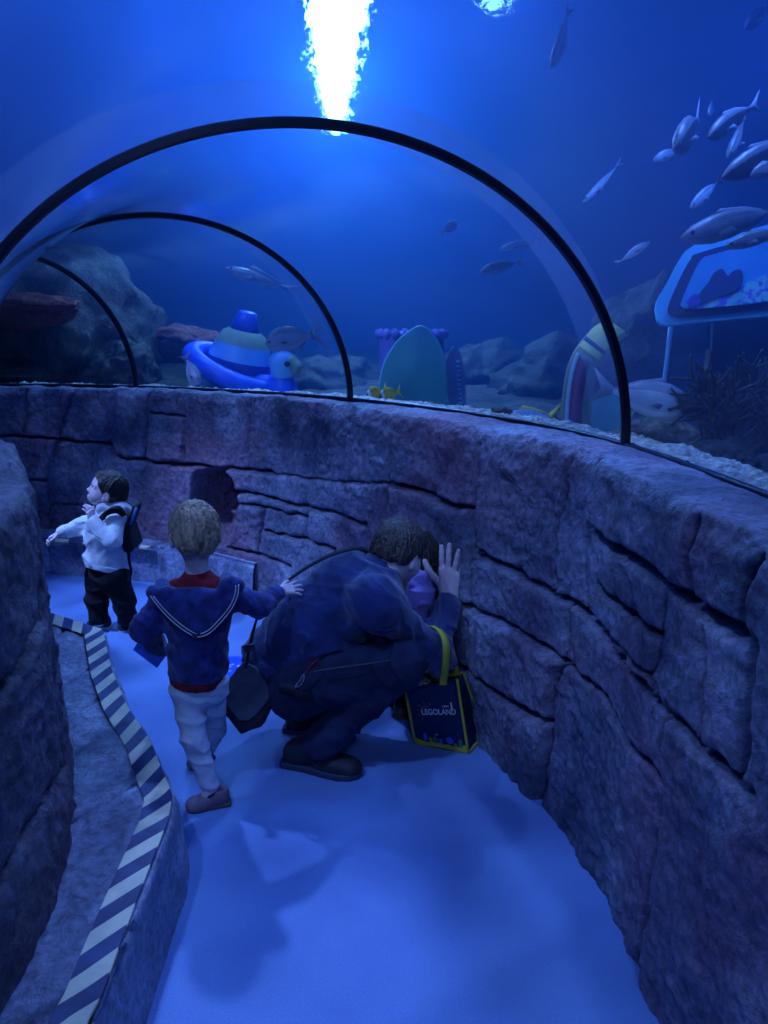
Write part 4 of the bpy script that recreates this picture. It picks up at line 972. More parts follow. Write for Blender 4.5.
    shoe(f1h, f1t, .105, .10, aR, M_s, M_so, T, name='boot', high=.02); shoe(f2h, f2t, .105, .10, aL, M_s, M_so, T, name='boot', high=.02)
    # shoulder bag
    B = thing('shoulder_bag', at(248, 697, 2.36), 'black flap shoulder bag hanging at the crouching adult\'s hip', 'bag')
    M_c = mat('black_canvas', (.016, .019, .030), .8, .3, (.011, .013, .022), 30, .35, 260); M_c2 = mat('grey_flap', (.075, .085, .12), .75, .3, (.06, .07, .10), 30, .3, 260)
    Yb = 2.33; cB = at(249, 698, Yb + .04); nr = unit([-.12, -1, .28]); ux = unit(np.cross([0, 0, 1], nr)); uz = np.cross(nr, ux); Rb = np.stack([-ux, uz, nr]) 
    if np.dot(Rb[0], [1, 0, 0]) < 0: Rb[0] = -Rb[0]
    def loc(pts, Yp): return [((at(x, y, Yp) - cB) @ Rb[0], (at(x, y, Yp) - cB) @ Rb[1]) for x, y in pts]
    V, F = surface([PLT(loc([(238, 668), (224, 692), (222, 707), (246, 730), (266, 722), (274, 702), (272, 680)], Yb + .04), cB, Rb, .036, .014)], .004, 0, (), folds(.0025, 50, (1, 0, 1), 7), .008); bb = link('pouch', mesh_from('pouch', V, F, M_c), B)
    V, F = surface([PLT(loc([(245, 662), (238, 668), (224, 688), (223, 696), (244, 716), (253, 717), (262, 711), (277, 690), (268, 678), (256, 666)], Yb + .04), cB + nr * .040, Rb, .006, .006)], .003, 0, (), folds(.003, 30, (1, 0, 1), 8), .008); link('flap', mesh_from('flap', V, F, M_c2), B)
    mb = MB(); mb.tube(catmull([at(236, 718.5, Yb - .006), at(238, 721.5, Yb - .006), at(240, 721, Yb - .006), at(241, 724, Yb - .006), at(243.5, 725, Yb - .006)], 4), .0016, 6); mb.build('stitched_mark', mat('pale_thread', (.35, .37, .42), .7, .3), bb)
    mb = MB(); P = catmull([at(246, 668, 2.35), at(249, 650, 2.37), at(255, 625, 2.42), at(264, 603, 2.45), (at(290, 579, 2.48)), at(320, 560, 2.50), at(346, 550, 2.52), at(362, 549, 2.54), at(376, 560, 2.62)], 10)
    mb.ribbon(P, (.25, 1, .3), .020, .004); mb.build('strap', M_c, B)
    mb = MB(); mb.box(at(249, 648, 2.355), np.array([.018, 0, .004]), np.array([0, .006, 0]), np.array([-.003, 0, .012])); bevel(mb.build('buckle', mat('black_plastic', (.02, .02, .03), .3, .5), B), .003)
    mb = MB(); P = catmull([at(274, 688, 2.33), at(288, 689, 2.275), at(300, 695, 2.27), at(318, 700, 2.31)], 8); mb.ribbon(P, (.1, .1, 1), .030, .004); mb.build('strap', M_c, B)
man()

# ------------------------------------------------------------------ child half hidden at the viewing hole
def hidden():
    def at(x, y, Y, _a=globals()['at']): return _a(x - 2, y, Y + .03)
    hc = at(424, 556, 2.93)
    T = thing('person', (onz(405, 712)[0], 2.84, 0), 'small child in lilac jacket half hidden between the crouching adult and the wall', 'person')
    hd = Head(hc, (.25, .95, -.1), sc=.84, kid=True)
    n1 = at(420, 585, 2.90); sL, sR = at(400, 592, 2.94), at(424, 594, 2.82); ch, be = at(412, 608, 2.88), at(404, 645, 2.84)
    eR, wR = at(429, 612, 2.86), at(432, 590, 2.97); hL, hR = at(398, 664, 2.84), at(408, 664, 2.78); kL, kR = at(400, 690, 2.86), at(408, 690, 2.79); aL, aR = at(396, 710, 2.90), at(402, 711, 2.81)
    f1, t1 = onz(395, 719), onz(413, 711); f2, t2 = onz(388, 706), onz(406, 700)
    eL, wL = at(398, 615, 3.0), at(408, 600, 3.08)
    trunk = [CAP(sL, sR, .036, .036, .03), CAP(ch, be, .065, .066, .03), CAP(hL, hR, .05, .05, .03), CAP(be, (hL + hR) / 2, .06, .06, .03), CAP(hc, n1, .034, .036, .03)]
    limbs = chain([sR, eR, wR], [.032, .026, .02]) + chain([sL, eL, wL], [.032, .026, .02]) + chain([hL, kL, aL], [.05, .036, .026]) + chain([hR, kR, aR], [.05, .036, .026])
    hp = hand_prims(wR, (0, .3, 1), (0, 1, -.2), 1, .56, (.1, .1, .1, .1)); h2 = hand_prims(wL, (0, .3, 1), (0, 1, -.2), -1, .56, (.1, .1, .1, .1))
    V, F = join([surface(hd.prims() + trunk[-1:], .003), surface(trunk + limbs, .006), surface(hp, .002), surface(h2, .002)]); link('body', mesh_from('body', V, F, M_skin), T); hd.eyes(T)
    hd.hair('hair', hair_mat('child_hair', (.05, .035, .028), (.018, .013, .012)), T, .016, nape=-.10, amp=.005, res=.003)
    M_l = mat('lilac_fabric', (.60, .42, .92), .75, .3, (.40, .36, .86), 12, .3, 120)
    tp = [CAP(sL, sR, .050, .050, .03), CAP(ch, be, .085, .088, .04)] + chain([sR, eR, wR], [.046, .040, .030], .02) + chain([sL, eL, wL], [.046, .040, .030], .02)
    V, F = surface(tp, .0045, 0, [half(at(404, 656, 2.84), (0, 0, 1))], folds(.007, 80, (.5, .2, 1), 71, .3), .012); jk = link('jacket', mesh_from('jacket', V, F, M_l), T)
    hp = [CAP(at(411, 578, 2.86), at(423, 575, 2.85), .026, .028, .03), CAP(at(423, 575, 2.85), at(430, 586, 2.87), .028, .022, .03), CAP(at(416, 588, 2.83), at(427, 592, 2.84), .034, .026, .03), CAP(at(421, 570, 2.87), at(424, 566, 2.88), .026, .020, .02)]
    V, F = surface(hp, .004, 0, (), folds(.007, 75, (1, .2, .6), 77, .3), .012); link('hood', mesh_from('hood', V, F, M_l), jk)
    V, F = surface([CAP(hL, hR, .066, .066, .03)] + chain([hL, kL, aL], [.06, .046, .038]) + chain([hR, kR, aR], [.06, .046, .038]), .005, 0, [half([0, 0, .04], (0, 0, 1))], folds(.005, 80, (0, 0, 1), 5), .01)
    link('leggings', mesh_from('leggings', V, F, mat('dark_pattern', (.06, .04, .05), .8, .3, (.02, .02, .05), 30, .2)), T)
    ms = mat('patterned_shoe', (.22, .13, .08), .6, .4, (.02, .03, .08), 42, .1, lo=.48, hi=.52); mo = mat('shoe_sole', (.12, .08, .06), .6, .3)
    shoe(f1, t1, .06, .07, aR, ms, mo, T); shoe(f2, t2, .06, .07, aL, ms, mo, T)
hidden()

# ------------------------------------------------------------------ carrier bag
def tote():
    M_t = mat('navy_laminate', (.008, .014, .075), .45, .5, (.006, .010, .055), 12, .08, 60); M_y = mat('yellow_trim', (.55, .50, .05), .6, .4, (.45, .40, .04), 20); M_in = mat('bag_inside', (.01, .015, .06), .8, .2)
    FL, FR = onz(415, 743, .004), onz(468, 753, .004); BR = onz(484, 736, .004); BL_ = FL + (BR - FR)
    TFL, TFR = at(405, 689, 2.58), at(457, 679, 2.53); TBR = at(463, 673, 2.64); TBL = TFL + (TBR - TFR)
    T = thing('tote_bag', (FL + FR + BR + BL_) / 4, 'navy carrier bag with yellow edging and white lettering standing against the rock wall', 'bag')
    fn = unit(np.cross(FR - FL, TFL - FL)); 
    if fn[1] > 0: fn = -fn
    sn = unit(np.cross(BR - FR, TFR - FR)); sn = sn if sn[0] > 0 else -sn
    def panel(a, b, c, d, n, name, bulge=.008, mtl=M_t):
        N_ = 10; V = []
        for side_ in (0, .0035):
            for i in range(N_ + 1):
                for j in range(N_ + 1):
                    u, v = i / N_, j / N_; p = (a * (1 - u) + b * u) * (1 - v) + (d * (1 - u) + c * u) * v
                    V.append(p + n * (bulge * math.sin(PI * u) * math.sin(PI * min(v * 1.0, 1)) + .002 * math.sin(u * 9 + v * 7) - side_))
        nn = (N_ + 1) ** 2; F = [(i * (N_ + 1) + j, (i + 1) * (N_ + 1) + j, (i + 1) * (N_ + 1) + j + 1, i * (N_ + 1) + j + 1) for i in range(N_) for j in range(N_)]
        F += [tuple(q + nn for q in f[::-1]) for f in F]
        rim = [(i, 0) for i in range(N_)] + [(N_, j) for j in range(N_)] + [(N_ - i, N_) for i in range(N_)] + [(0, N_ - j) for j in range(N_)]; rr = [i * (N_ + 1) + j for i, j in rim]
        F += [(rr[k], rr[(k + 1) % len(rr)], rr[(k + 1) % len(rr)] + nn, rr[k] + nn) for k in range(len(rr))]
        mb = MB(); mb.add(V, F); return mb.build(name, mtl, T)
    fp = panel(FL, FR, TFR, TFL, fn, 'front_panel'); panel(FR, BR, TBR, TFR, sn, 'side_panel', -.014); panel(BL_, BR, TBR, TBL, -fn, 'back_panel'); panel(FL, BL_, TBL, TFL, -sn, 'side_panel', -.01); panel(FL, FR, BR, BL_, np.array([0, 0, 1.]), 'bottom', 0)
    mb = MB()
    for a, b in ((FL, TFL), (FR, TFR), (BR, TBR), (BL_, TBL), (FR, BR), (TBL, TBR)):
        mb.tube(np.linspace(a + [0, 0, .005], b, 8), .0056, 8)
    mb.build('edging', M_y, T)
    def onf(u, v, o=.0115): 
        p = (FL * (1 - u) + FR * u) * (1 - v) + (TFL * (1 - u) + TFR * u) * v
        return p + fn * (.008 * math.sin(PI * u) * math.sin(PI * v) + .002 * math.sin(u * 9 + v * 7) + o - .0105)
    # yellow band along the foot of the front and the printed row of little models
    mb = MB(); n = 24; V = [onf(i / n, 0, .012) for i in range(n + 1)] + [onf(i / n, .075 + (.035 if i < 4 else 0) + (.02 if i > 21 else 0) + .012 * math.sin(i * 1.7), .012) for i in range(n + 1)]
    mb.add(V, [(i, i + 1, n + 2 + i, n + 1 + i) for i in range(n)]); mb.build('printed_border', M_y, fp, False)
    mats = [mat('print_blue', (.04, .14, .8), .5, .4), mat('print_green', (.05, .22, .12), .5, .4), mat('print_yellow', (.35, .30, .06), .5, .4), mat('print_white', (.8, .8, .8), .5, .4)]
    def patch(poly, mi, name='print'):
        mb = MB(); c = np.mean(poly, 0); V = [onf(*p, .013) for p in poly] + [onf(*c, .013)]; mb.add(V, [(i, (i + 1) % len(poly), len(poly)) for i in range(len(poly))]); return mb, mi
    items = [([(.20, .10), (.27, .10), (.27, .19), (.235, .24), (.20, .19)], 0), ([(.30, .08), (.36, .08), (.36, .15), (.30, .17)], 2), ([(.38, .08), (.47, .08), (.47, .16), (.425, .22), (.38, .16)], 1), ([(.49, .08), (.55, .08), (.55, .17), (.49, .15)], 0),
             ([(.70 + .07 * math.cos(a), .155 + .055 * math.sin(a)) for a in np.linspace(0, 2 * PI, 15)[:-1]], 0), ([(.86, .07), (.92, .07), (.93, .16), (.88, .19), (.85, .14)], 1), ([(.76, .07), (.84, .07), (.82, .12), (.78, .12)], 2), ([(.44, .215), (.50, .225), (.49, .238), (.43, .228)], 3)]
    big = MB()
    for p, mi in items:
        q, m_ = patch(p, mi); big.add(q.V, q.F, mi)
    big.build('printed_models', mats, fp, False)
    # lettering
    ux = unit(onf(.9, .5) - onf(.1, .5)); uz = unit(np.cross(fn, ux)); uz = uz if uz[2] > 0 else -uz
    wdt = np.linalg.norm(FR - FL)
    def letters(txt, size, u, v, name, sx=1):
        V, F = text_mesh(txt, size); V = np.array([onf(u, v, .0125) + ux * q[0] * sx + uz * q[1] + fn * q[2] for q in V]); mb = MB(); mb.add(V, F); mb.build(name, mats[3], fp, False)
    letters('LEGOLAND', .033, .58, .585, 'lettering', .76); letters('NEW', .012, .72, .655, 'lettering', .9)
    mb = MB(); mb.box(onf(.83, .66, .013), ux * .003, uz * .014, fn * .0006); mb.build('lettering', mats[3], fp, False)
    mb = MB(); c = onf(.36, .60, .0125); r = .022
    mb.tube([c + ux * r * math.cos(a) + uz * r * math.sin(a) for a in np.linspace(1.2, 3.9, 14)], .0012, 6)
    for a in np.linspace(1.1, 4.1, 6): mb.tube([c + (ux * math.cos(a) + uz * math.sin(a)) * q for q in (.030, .036, .041)], .0013, 6)
    mb.build('sun_emblem', mat('print_gold', (.35, .33, .22), .5, .4), fp)
    # handles and contents
    def handle(P, wd): mb = MB(); mb.ribbon(catmull(P, 10), wd, .026, .003); mb.build('handle', M_y, T)
    handle([at(443, 685, 2.515), at(444, 677, 2.50), at(446, 662, 2.45), at(446, 645, 2.45), at(442, 633, 2.49), at(434, 627, 2.53), at(426, 627, 2.58)], (.9, .1, -.3))
    handle([at(456, 676, 2.635), at(454, 664, 2.64), at(451, 650, 2.645), at(448, 640, 2.64), at(441, 630, 2.625), at(433, 626, 2.64)], (.9, .1, -.3))
    for k, (x, y, c, lb) in enumerate([(422, 685, (.50, .55, .62), 'crumpled white wrapping paper poking out of the carrier bag'), (430, 682, (.30, .34, .12), 'crumpled green and yellow packet inside the carrier bag')]):
        p = at(x, y, 2.67); V, F = surface([ELL(p, (.026, .020, .020)), CAP(p, p - [0, 0, .12], .022, .022, .03)], .004, 0, (), lambda P: .012 * ridged(P + k, 30, 2) - .01, .02)
        o = link('wrapping_paper' if k == 0 else 'snack_packet', mesh_from('w', V, F, mat('wrap%d' % k, c, .5, .5))); o['label'] = lb; o['category'] = 'wrapping' if k == 0 else 'packet'
tote()

# round floor sticker
def sticker():
    c = onz(229, 675); T = thing('floor_sticker', c, 'round blue sticker with white writing on the floor behind the shoulder bag', 'sticker')
    n = 48; r = .185; mb = MB(); V = [c + [r * math.cos(2 * PI * k / n), r * math.sin(2 * PI * k / n), z] for z in (.0005, .0025) for k in range(n)]
    mb.add(V, [tuple(range(n))[::-1], tuple(range(n, 2 * n))] + [(k, (k + 1) % n, n + (k + 1) % n, n + k) for k in range(n)]); mb.build('disc', mat('sticker_blue', (.02, .11, .75), .4, .5, (.02, .09, .65)), T, False)
    for row in range(3):
        mb = MB()
        for k in range(5):
            x0_ = -.10 + k * .045; y0_ = .07 - row * .065; P = [c + [x0_ + .012 * math.sin(j * 1.9 + k + row), y0_ + .010 * j, .0035] for j in range(4)]; mb.tube(catmull(P, 4), .0035, 6)
            P = [c + [x0_ + .008 * j, y0_ + .012 * (k % 3), .0035] for j in range(3)]; mb.tube(P, .0035, 6)
        mb.build('lettering', mat('sticker_white', (.7, .75, .8), .6, .3), T)
sticker()

# ================================================================== things in the tank
def ico(n=4):
    import bmesh
    bm = bmesh.new(); bmesh.ops.create_icosphere(bm, subdivisions=n, radius=1); V = np.array([v.co[:] for v in bm.verts]); F = np.array([[v.index for v in f.verts] for f in bm.faces]); bm.free(); return V, F
ICO = {n: ico(n) for n in (3, 4, 5, 6)}
M_rock = stone_mat('reef_rock', (.010, .012, .010), (.055, .06, .045), (.022, .02, .014), sc=6, bump=1)
M_rock_b = stone_mat('brown_rock', (.05, .04, .02), (.24, .19, .09), (.10, .09, .05), sc=9, bump=1)
M_rock_r = stone_mat('red_rock', (.06, .008, .006), (.26, .025, .014), (.10, .014, .01), sc=4, bump=1)  # plain red base colours for two rocks at the left
def rock(c, r, label, m=None, n=5, seed=0, amp=.28, grp=None, name='rock', rot=0):
    V, F = ICO[n]; c = np.asarray(c, float); r = np.asarray(r, float)
    d = 1 + amp * fbm(V + seed * 3.1, 1.3, 4) + amp * .35 * ridged(V + seed, 3.2, 4) * .5 + .10 * amp * fbm(V + seed, 16, 3)
    P = V * d[:, None] * r; ca, sa = math.cos(rot), math.sin(rot); P = np.stack([P[:, 0] * ca - P[:, 1] * sa, P[:, 0] * sa + P[:, 1] * ca, P[:, 2]], -1)
    o = link(name, mesh_from(name, P, F, m or M_rock), label=label, cat='rock', group=grp); o.location = c; return o
def pxr(px, py, Y, w, h, d=None):
    """centre and radii from the picture size of a lump"""
    c = at(px, py, Y); dep = Y * cp - (c[2] - EYE) * sp; k = dep / FPX; return c, (w * k, d if d else w * k * .8, h * k)
rk = [((60, 335, 6.2, 78, 78, .8), 'tall dark reef rock at the far left behind the tunnel glass', None, 1), ((118, 372, 5.8, 34, 34, .35), 'sloping rock foot at the right end of the left reef', None, 2),
      ((10, 372, 5.7, 60, 24, .4), 'low crusty rock just over the wall at the far left', None, 3), ((30, 312, 5.35, 52, 15, .2), 'long red rock ledge at the far left', M_rock_r, 4),
      ((182, 346, 6.4, 40, 17, .3), 'dim red rock behind the striped ring toy', M_rock_r, 5), ((560, 385, 6.0, 62, 44, .6), 'large dim rock mound far behind between the boards', None, 6),
      ((485, 388, 6.8, 46, 40, .5), 'dim rounded rock right of the striped board', None, 7), ((725, 420, 3.7, 60, 62, .5), 'dark reef rock behind the branching coral', None, 8),
      ((660, 440, 3.0, 34, 20, .12), 'brown rock below the large silver fish', M_rock_b, 9), ((720, 462, 2.55, 40, 24, .14), 'dark rock at the foot of the branching coral', None, 10),
      ((335, 392, 7.0, 60, 34, .6), 'far dim rock behind the second rib', None, 11), ((665, 360, 5.0, 60, 70, .5), 'dark rock wall behind the stand of the picture panel', None, 12),
      ((500, 414, 3.28, 11, 8, .05), 'dark knobbly stone on the gravel rim near the yellow-tailed fish', None, 13), ((465, 411, 3.5, 8, 5, .04), 'small stone on the gravel left of the knobbly one', M_rock_b, 14),
      ((430, 407, 3.75, 9, 5, .05), 'flat stone on the gravel below the teal board', None, 15), ((615, 436, 2.72, 9, 6, .04), 'small pale stone on the gravel beside the first rib', M_rock_b, 16),
      ((560, 425, 3.1, 10, 5, .05), 'low stone on the gravel below the bent board', None, 17), ((760, 480, 2.2, 12, 8, .05), 'stone on the gravel at the right edge', M_rock_b, 18)]
for a, lab, m, sd in rk:
    c, r = pxr(*a); rock(c, r, lab, m, 5 if a[3] > 30 else 4, sd)

# ------------------------------------------------------------------ fish
def fmat(name, top, mid, belly):
    return [mat(name + '_back', top, .4, .5, tuple(x * .7 for x in top), 30, .15, 200), mat(name + '_flank', mid, .3, .6, tuple(x * .8 for x in mid), 24, .15, 200), mat(name + '_belly', belly, .35, .5)]
FM = dict(silver=fmat('silver', (.16, .20, .26), (.36, .42, .50), (.55, .58, .62)), dark=fmat('dark', (.12, .14, .17), (.02, .024, .03), (.03, .035, .045)), blue=fmat('blue', (.16, .30, .50), (.30, .45, .65), (.45, .55, .7)),
          grey=fmat('grey', (.14, .17, .22), (.20, .24, .30), (.3, .34, .4)), lilac=fmat('lilac', (.25, .22, .35), (.40, .36, .50), (.5, .5, .6)), yellow=fmat('yellow', (.60, .42, .03), (.72, .52, .04), (.7, .55, .08)))
M_fin = mat('fin', (.18, .22, .30), .5, .4); M_finy = mat('yellow_fin', (.70, .55, .05), .5, .4); M_findk = mat('dark_fin', (.05, .06, .09), .5, .4); M_fish_eye = mat('fish_eye', (.01, .01, .012), .15, .7); M_wh = mat('white_patch', (.8, .8, .8), .5, .4)
def fish(head, tail, label, kind='silver', hh=.26, ww=.12, bend=0., fin=None, grp=None, cat='fish', tl=.20, roll=(0, 0, 1), detail=True, dh=.08, fork=.5, tailsz=1., band=False, name='fish', spiny=False):
    head = np.asarray(head, float); tail = np.asarray(tail, float); L = np.linalg.norm(tail - head); d = (tail - head) / L; up = np.asarray(roll, float); sd = unit(np.cross(up, d)); up = unit(np.cross(d, sd)); fin = fin or M_fin
    T = thing(name, head * .5 + tail * .5, label, cat, grp)
    t_ = [0, .02, .07, .16, .32, .50, .68, .82, .92, 1.0]; h_ = [.02, .16, .42, .74, .98, 1.0, .80, .45, .22, .17]; BL_ = L * (1 - tl)
    def cen(t): return head + d * t * BL_ + sd * bend * L * (t * t) * .5
    n = 28; m_ = 18; V = []
    for t in np.linspace(0, 1, n) ** 1.15:
        h = np.interp(t, t_, h_) * hh * L / 2; w = np.interp(t, t_, h_) * ww * L / 2 * (1.15 - .65 * t)
        for k in range(m_):
            a = 2 * PI * k / m_; V.append(cen(t) + up * h * math.cos(a) + sd * w * math.sin(a) * (1 - .15 * math.cos(a)))
    F = []; MI = []
    for i in range(n - 1):
        for k in range(m_):
            F.append((i * m_ + k, i * m_ + (k + 1) % m_, (i + 1) * m_ + (k + 1) % m_, (i + 1) * m_ + k)); c = math.cos(2 * PI * (k + .5) / m_)
            MI.append(3 if (band and 4 < i < 9) else (4 if (band and i <= 4) else (0 if c > .45 else (2 if c < -.6 else 1))))
    F += [tuple(range(m_))[::-1], tuple((n - 1) * m_ + k for k in range(m_))]; MI += [1, 1]
    b = link('body', mesh_from('fish', V, F, mats=FM[kind] + [M_wh, M_findk], mi=MI), T)
    def finp(pts, name, m=None, th=.006):
        """a fin: outline in (along, up) fractions of the length"""
        P = [head + d * x * L + up * y * L + sd * (bend * L * min(x / (1 - tl), 1.15) ** 2 * .5 + z * L) for x, y, z in [(q + (0,))[:3] for q in pts]]
        c = np.mean(P, 0); mb = MB(); nn = len(P); mb.V = [tuple(p + sd * s * th * L * .3) for s in (1, -1) for p in P] + [tuple(c + sd * th * L), tuple(c - sd * th * L)]; mb.n = len(mb.V)
        mb.F = [(i, (i + 1) % nn, 2 * nn) for i in range(nn)] + [((i + 1) % nn + nn, i + nn, 2 * nn + 1) for i in range(nn)] + [(i, i + nn, (i + 1) % nn + nn, (i + 1) % nn) for i in range(nn)]; mb.M = [0] * len(mb.F)
        mb.build(name, m or fin, T)
    q = 1 - tl; s = hh * .5 * tailsz
    finp([(q - .02, s * .15), (q + tl * .4, s * .5), (1, s * 1.05), (1 - tl * fork, 0), (1, -s * 1.05), (q + tl * .4, -s * .5), (q - .02, -s * .15)], 'tail_fin')
    def top(x): return np.interp(x / q, t_, h_) * hh / 2 * .92
    if spiny: finp([(.22, top(.22)), (.26, top(.26) + dh), (.36, top(.36) + dh * .85), (.40, top(.4) + dh * .95), (.50, top(.5) + dh * .7), (.54, top(.54) + dh * .8), (.68, top(.68) + dh * .6), (.74, top(.74))], 'dorsal_fin')
    else: finp([(.26, top(.26)), (.34, top(.34) + dh), (.55, top(.55) + dh * .6), (.70, top(.70) + dh * .45), (.74, top(.74))], 'dorsal_fin')
    if detail:
        finp([(.50, -top(.5)), (.58, -top(.58) - dh * .8), (.70, -top(.70) - dh * .4), (.74, -top(.74))], 'anal_fin')
        for sg in (1, -1):
            finp([(.25, -.02, sg * ww * .42), (.33, .0, sg * (ww * .5 + .03)), (.38, -.05, sg * (ww * .5 + .05)), (.28, -.06, sg * ww * .45)], 'pectoral_fin')
            c = head + d * .075 * L + up * .02 * L + sd * sg * ww * L * .24; mb = MB(); r = .016 * L * (1.3 if hh > .3 else 1)
            mb.lathe([(1e-5, -r * .5), (r * .7, -r * .35), (r, 0), (r * .7, r * .35), (1e-5, r * .5)], c, sd, 14); mb.build('eye', M_fish_eye, T)
    return T
SCH = 'dark schooling fish in the upper right water'
fish(at(693, 398 + 10, 2.70), at(588, 386, 2.86), 'large silver fish facing right beside the first rib', 'silver', .36, .20, -.10, dh=.05, tl=.24)
fish(at(502, 421, 3.72), at(566, 414, 3.70), 'blue-silver fish with yellow forked tail low behind the gravel', 'blue', .30, .16, 0, fin=M_finy, fork=.85, tl=.26, tailsz=1.5)
fish(at(366, 398, 4.02), at(388, 389, 4.06), 'left one of two yellow fish with black and white faces', 'yellow', .62, .18, 0, fin=M_finy, band=True, grp=None, dh=.1)
fish(at(379, 398, 3.95), at(402, 391, 3.98), 'right one of two yellow fish with black and white faces', 'yellow', .62, .18, 0, fin=M_finy, band=True, dh=.1)
fish(at(265, 344, 4.95), at(323, 333, 5.05), 'oval grey fish swimming above the bird head of the toy', 'grey', .46, .14, .1, fin=M_findk, dh=.05)
fish(at(199, 389, 4.75), at(184, 353, 4.85), 'lilac fish nosing down left of the striped ring toy', 'lilac', .34, .18, 0, dh=.05, roll=(.8, 0, .4))
fish(at(224, 268, 5.4), at(302, 292, 5.6), 'pale small shark gliding left above the ring toy', 'grey', .15, .13, .1, dh=.07, tl=.28, fork=.7, cat='shark', name='shark')
fish(at(674, 149, 2.75), at(707, 112, 2.95), 'dark plump fish heading down left, topmost left of the school', 'dark', .34, .18, .1, dh=.03)
fish(at(653, 161, 2.9), at(684, 148, 2.95), 'small bright blue fish just under the plump dark fish', 'blue', .28, .14, 0, dh=.03)
fish(at(711, 114, 3.4), at(712, 99, 3.5), 'tiny pale fish above the gap in the school', 'blue', .35, .2, 0, detail=False)
fish(at(708, 138, 2.7), at(754, 102, 2.9), 'dark fish with pale upright tail beside the plump one', 'dark', .21, .12, -.1, dh=.03)
fish(at(727, 158, 2.75), at(753, 112, 2.9), 'slender blue fish under the pale-tailed dark fish', 'grey', .18, .12, .1, dh=.03)
fish(at(722, 178, 2.5), at(812, 132, 2.7), 'large dark fish cut by the right edge above the picture panel', 'dark', .19, .12, .1, dh=.03)
fish(at(690, 208, 2.7), at(727, 176, 2.8), 'slender bright fish below the large dark fish at right', 'blue', .20, .12, .1, dh=.02)
fish(at(750, 176, 2.5), at(790, 160, 2.6), 'pale fish at the right edge under the large dark one', 'grey', .24, .14, 0, dh=.02)
fish(at(680, 239, 2.55), at(800, 204, 2.75), 'long grey fish resting over the top of the picture panel', 'grey', .17, .12, .1, dh=.03)
fish(at(724, 247, 2.45), at(800, 226, 2.55), 'grey fish just below the long one over the picture panel', 'grey', .15, .1, .0, dh=.02)
fish(at(582, 203, 3.1), at(630, 158, 3.2), 'thin pale fish slanting up right of the first rib', 'blue', .10, .07, .2, dh=.01)
fish(at(650, 242, 3.0), at(612, 265, 3.1), 'thin pale fish slanting down just left of the picture panel', 'blue', .20, .10, -.2, dh=.02)
fish(at(480, 272, 4.3), at(526, 260, 4.35), 'slender grey fish in the middle water, lower of two', 'grey', .24, .12, .1, dh=.03)
fish(at(500, 249, 4.5), at(548, 238, 4.5), 'slender blue fish in the middle water, upper of two', 'blue', .18, .10, 0, dh=.02)
fish(at(457, 222, 4.6), at(440, 234, 4.6), 'small oval grey fish alone in mid water', 'grey', .5, .2, 0, dh=.05)
fish(at(550, 70, 3.6), at(583, -2, 3.7), 'long faint fish hanging head down near the top edge', 'grey', .18, .10, .3, dh=.02)
fish(at(745, 28, 3.2), at(775, 2, 3.3), 'small dark fish at the top right corner', 'dark', .30, .15, 0, dh=.03)

# ------------------------------------------------------------------ striped ring toy with a bird head
def ring_toy():
    Y = 5.2; c = at(238, 371, Y); ax = unit([.40, -.10, .90]); cx = unit([.22, -.06, .95])
    T = thing('ring_toy', c + np.array([0, 0, -.2]), 'giant blue swim ring with bird head around a striped cone tent on the sea bed', 'toy')
    B = mat('ring_blue', (.02, .14, .85), .4, .5, (.02, .11, .7), 3); Lb = mat('light_blue', (.16, .48, .85), .45, .5, (.13, .42, .8), 3); G = mat('olive_green', (.28, .42, .30), .5, .5); Tl = mat('pale_teal', (.20, .52, .62), .5, .5); D = mat('deep_blue', (.015, .07, .40), .5, .5)
    mb = MB(); R_, r_ = .31, .066; mb.lathe([(R_ + r_ * math.cos(a), r_ * math.sin(a)) for a in np.linspace(0, 2 * PI, 25)], c, ax, 64); mb.build('swim_ring', B, T)
    mb = MB(); mb.lathe([(.14, -.26), (.20, -.16), (.235, -.04), (.24, .03)], c - [.03, 0, 0], cx, 40, [0, 1, 0]); mb.build('lower_hull', [Tl, Lb], T)
    mb = MB(); pr = [(.215, -.02), (.21, .06), (.207, .085), (.185, .165), (.178, .185), (.14, .25), (.10, .275)]; mb.lathe(pr, c, cx, 40, [0, 0, 1, 1, 2, 2]); mb.build('cone_tent', [D, Lb, G], T)
    mb = MB(); mb.lathe([(.095, .25), (.108, .245), (.060, .385), (.05, .395), (.001, .395)], c, cx, 32); mb.build('tent_cap', B, T)
    hc = at(283, 363, Y - .22); V, F = surface([ELL(hc, (.095, .075, .078)), CAP(hc, at(283, 386, Y - .20), .055, .085, .04)], .008, 0, [half(at(283, 378, Y - .2), (0, 0, 1))]); link('bird_head', mesh_from('h', V, F, Lb), T)
    V, F = surface([CAP(at(283, 378, Y - .2), at(284, 392, Y - .2), .068, .09, .03), CAP(at(284, 390, Y - .2), at(262, 385, Y - .15), .08, .07, .03)], .008); link('bird_neck', mesh_from('n', V, F, B), T)
    V, F = surface([CAP(at(291, 362, Y - .24), at(296, 367, Y - .25), .048, .036, .03), CAP(at(296, 367, Y - .25), at(293, 374, Y - .26), .034, .012, .03)], .006); link('beak', mesh_from('b', V, F, G), T)
    mb = MB(); e = at(287, 364, Y - .302); mb.lathe([(1e-4, .01), (.012, .008), (.018, 0), (.018, -.01)], e, (0, -1, .1), 20); mb.build('eye', M_fish_eye, T)
ring_toy()

def outline_plate(pts, Y, nrm, th, name, m, parent, bulge=.01, dy=0):
    P = np.array([at(x, y, Y + dy * (y - pts[0][1])) for x, y in pts]); P = catmull(np.vstack([P, P[:1]]), 5)[:-1]; mb = MB(); mb.plate(P, nrm, th, 0, bulge); return mb.build(name, m, parent, False)
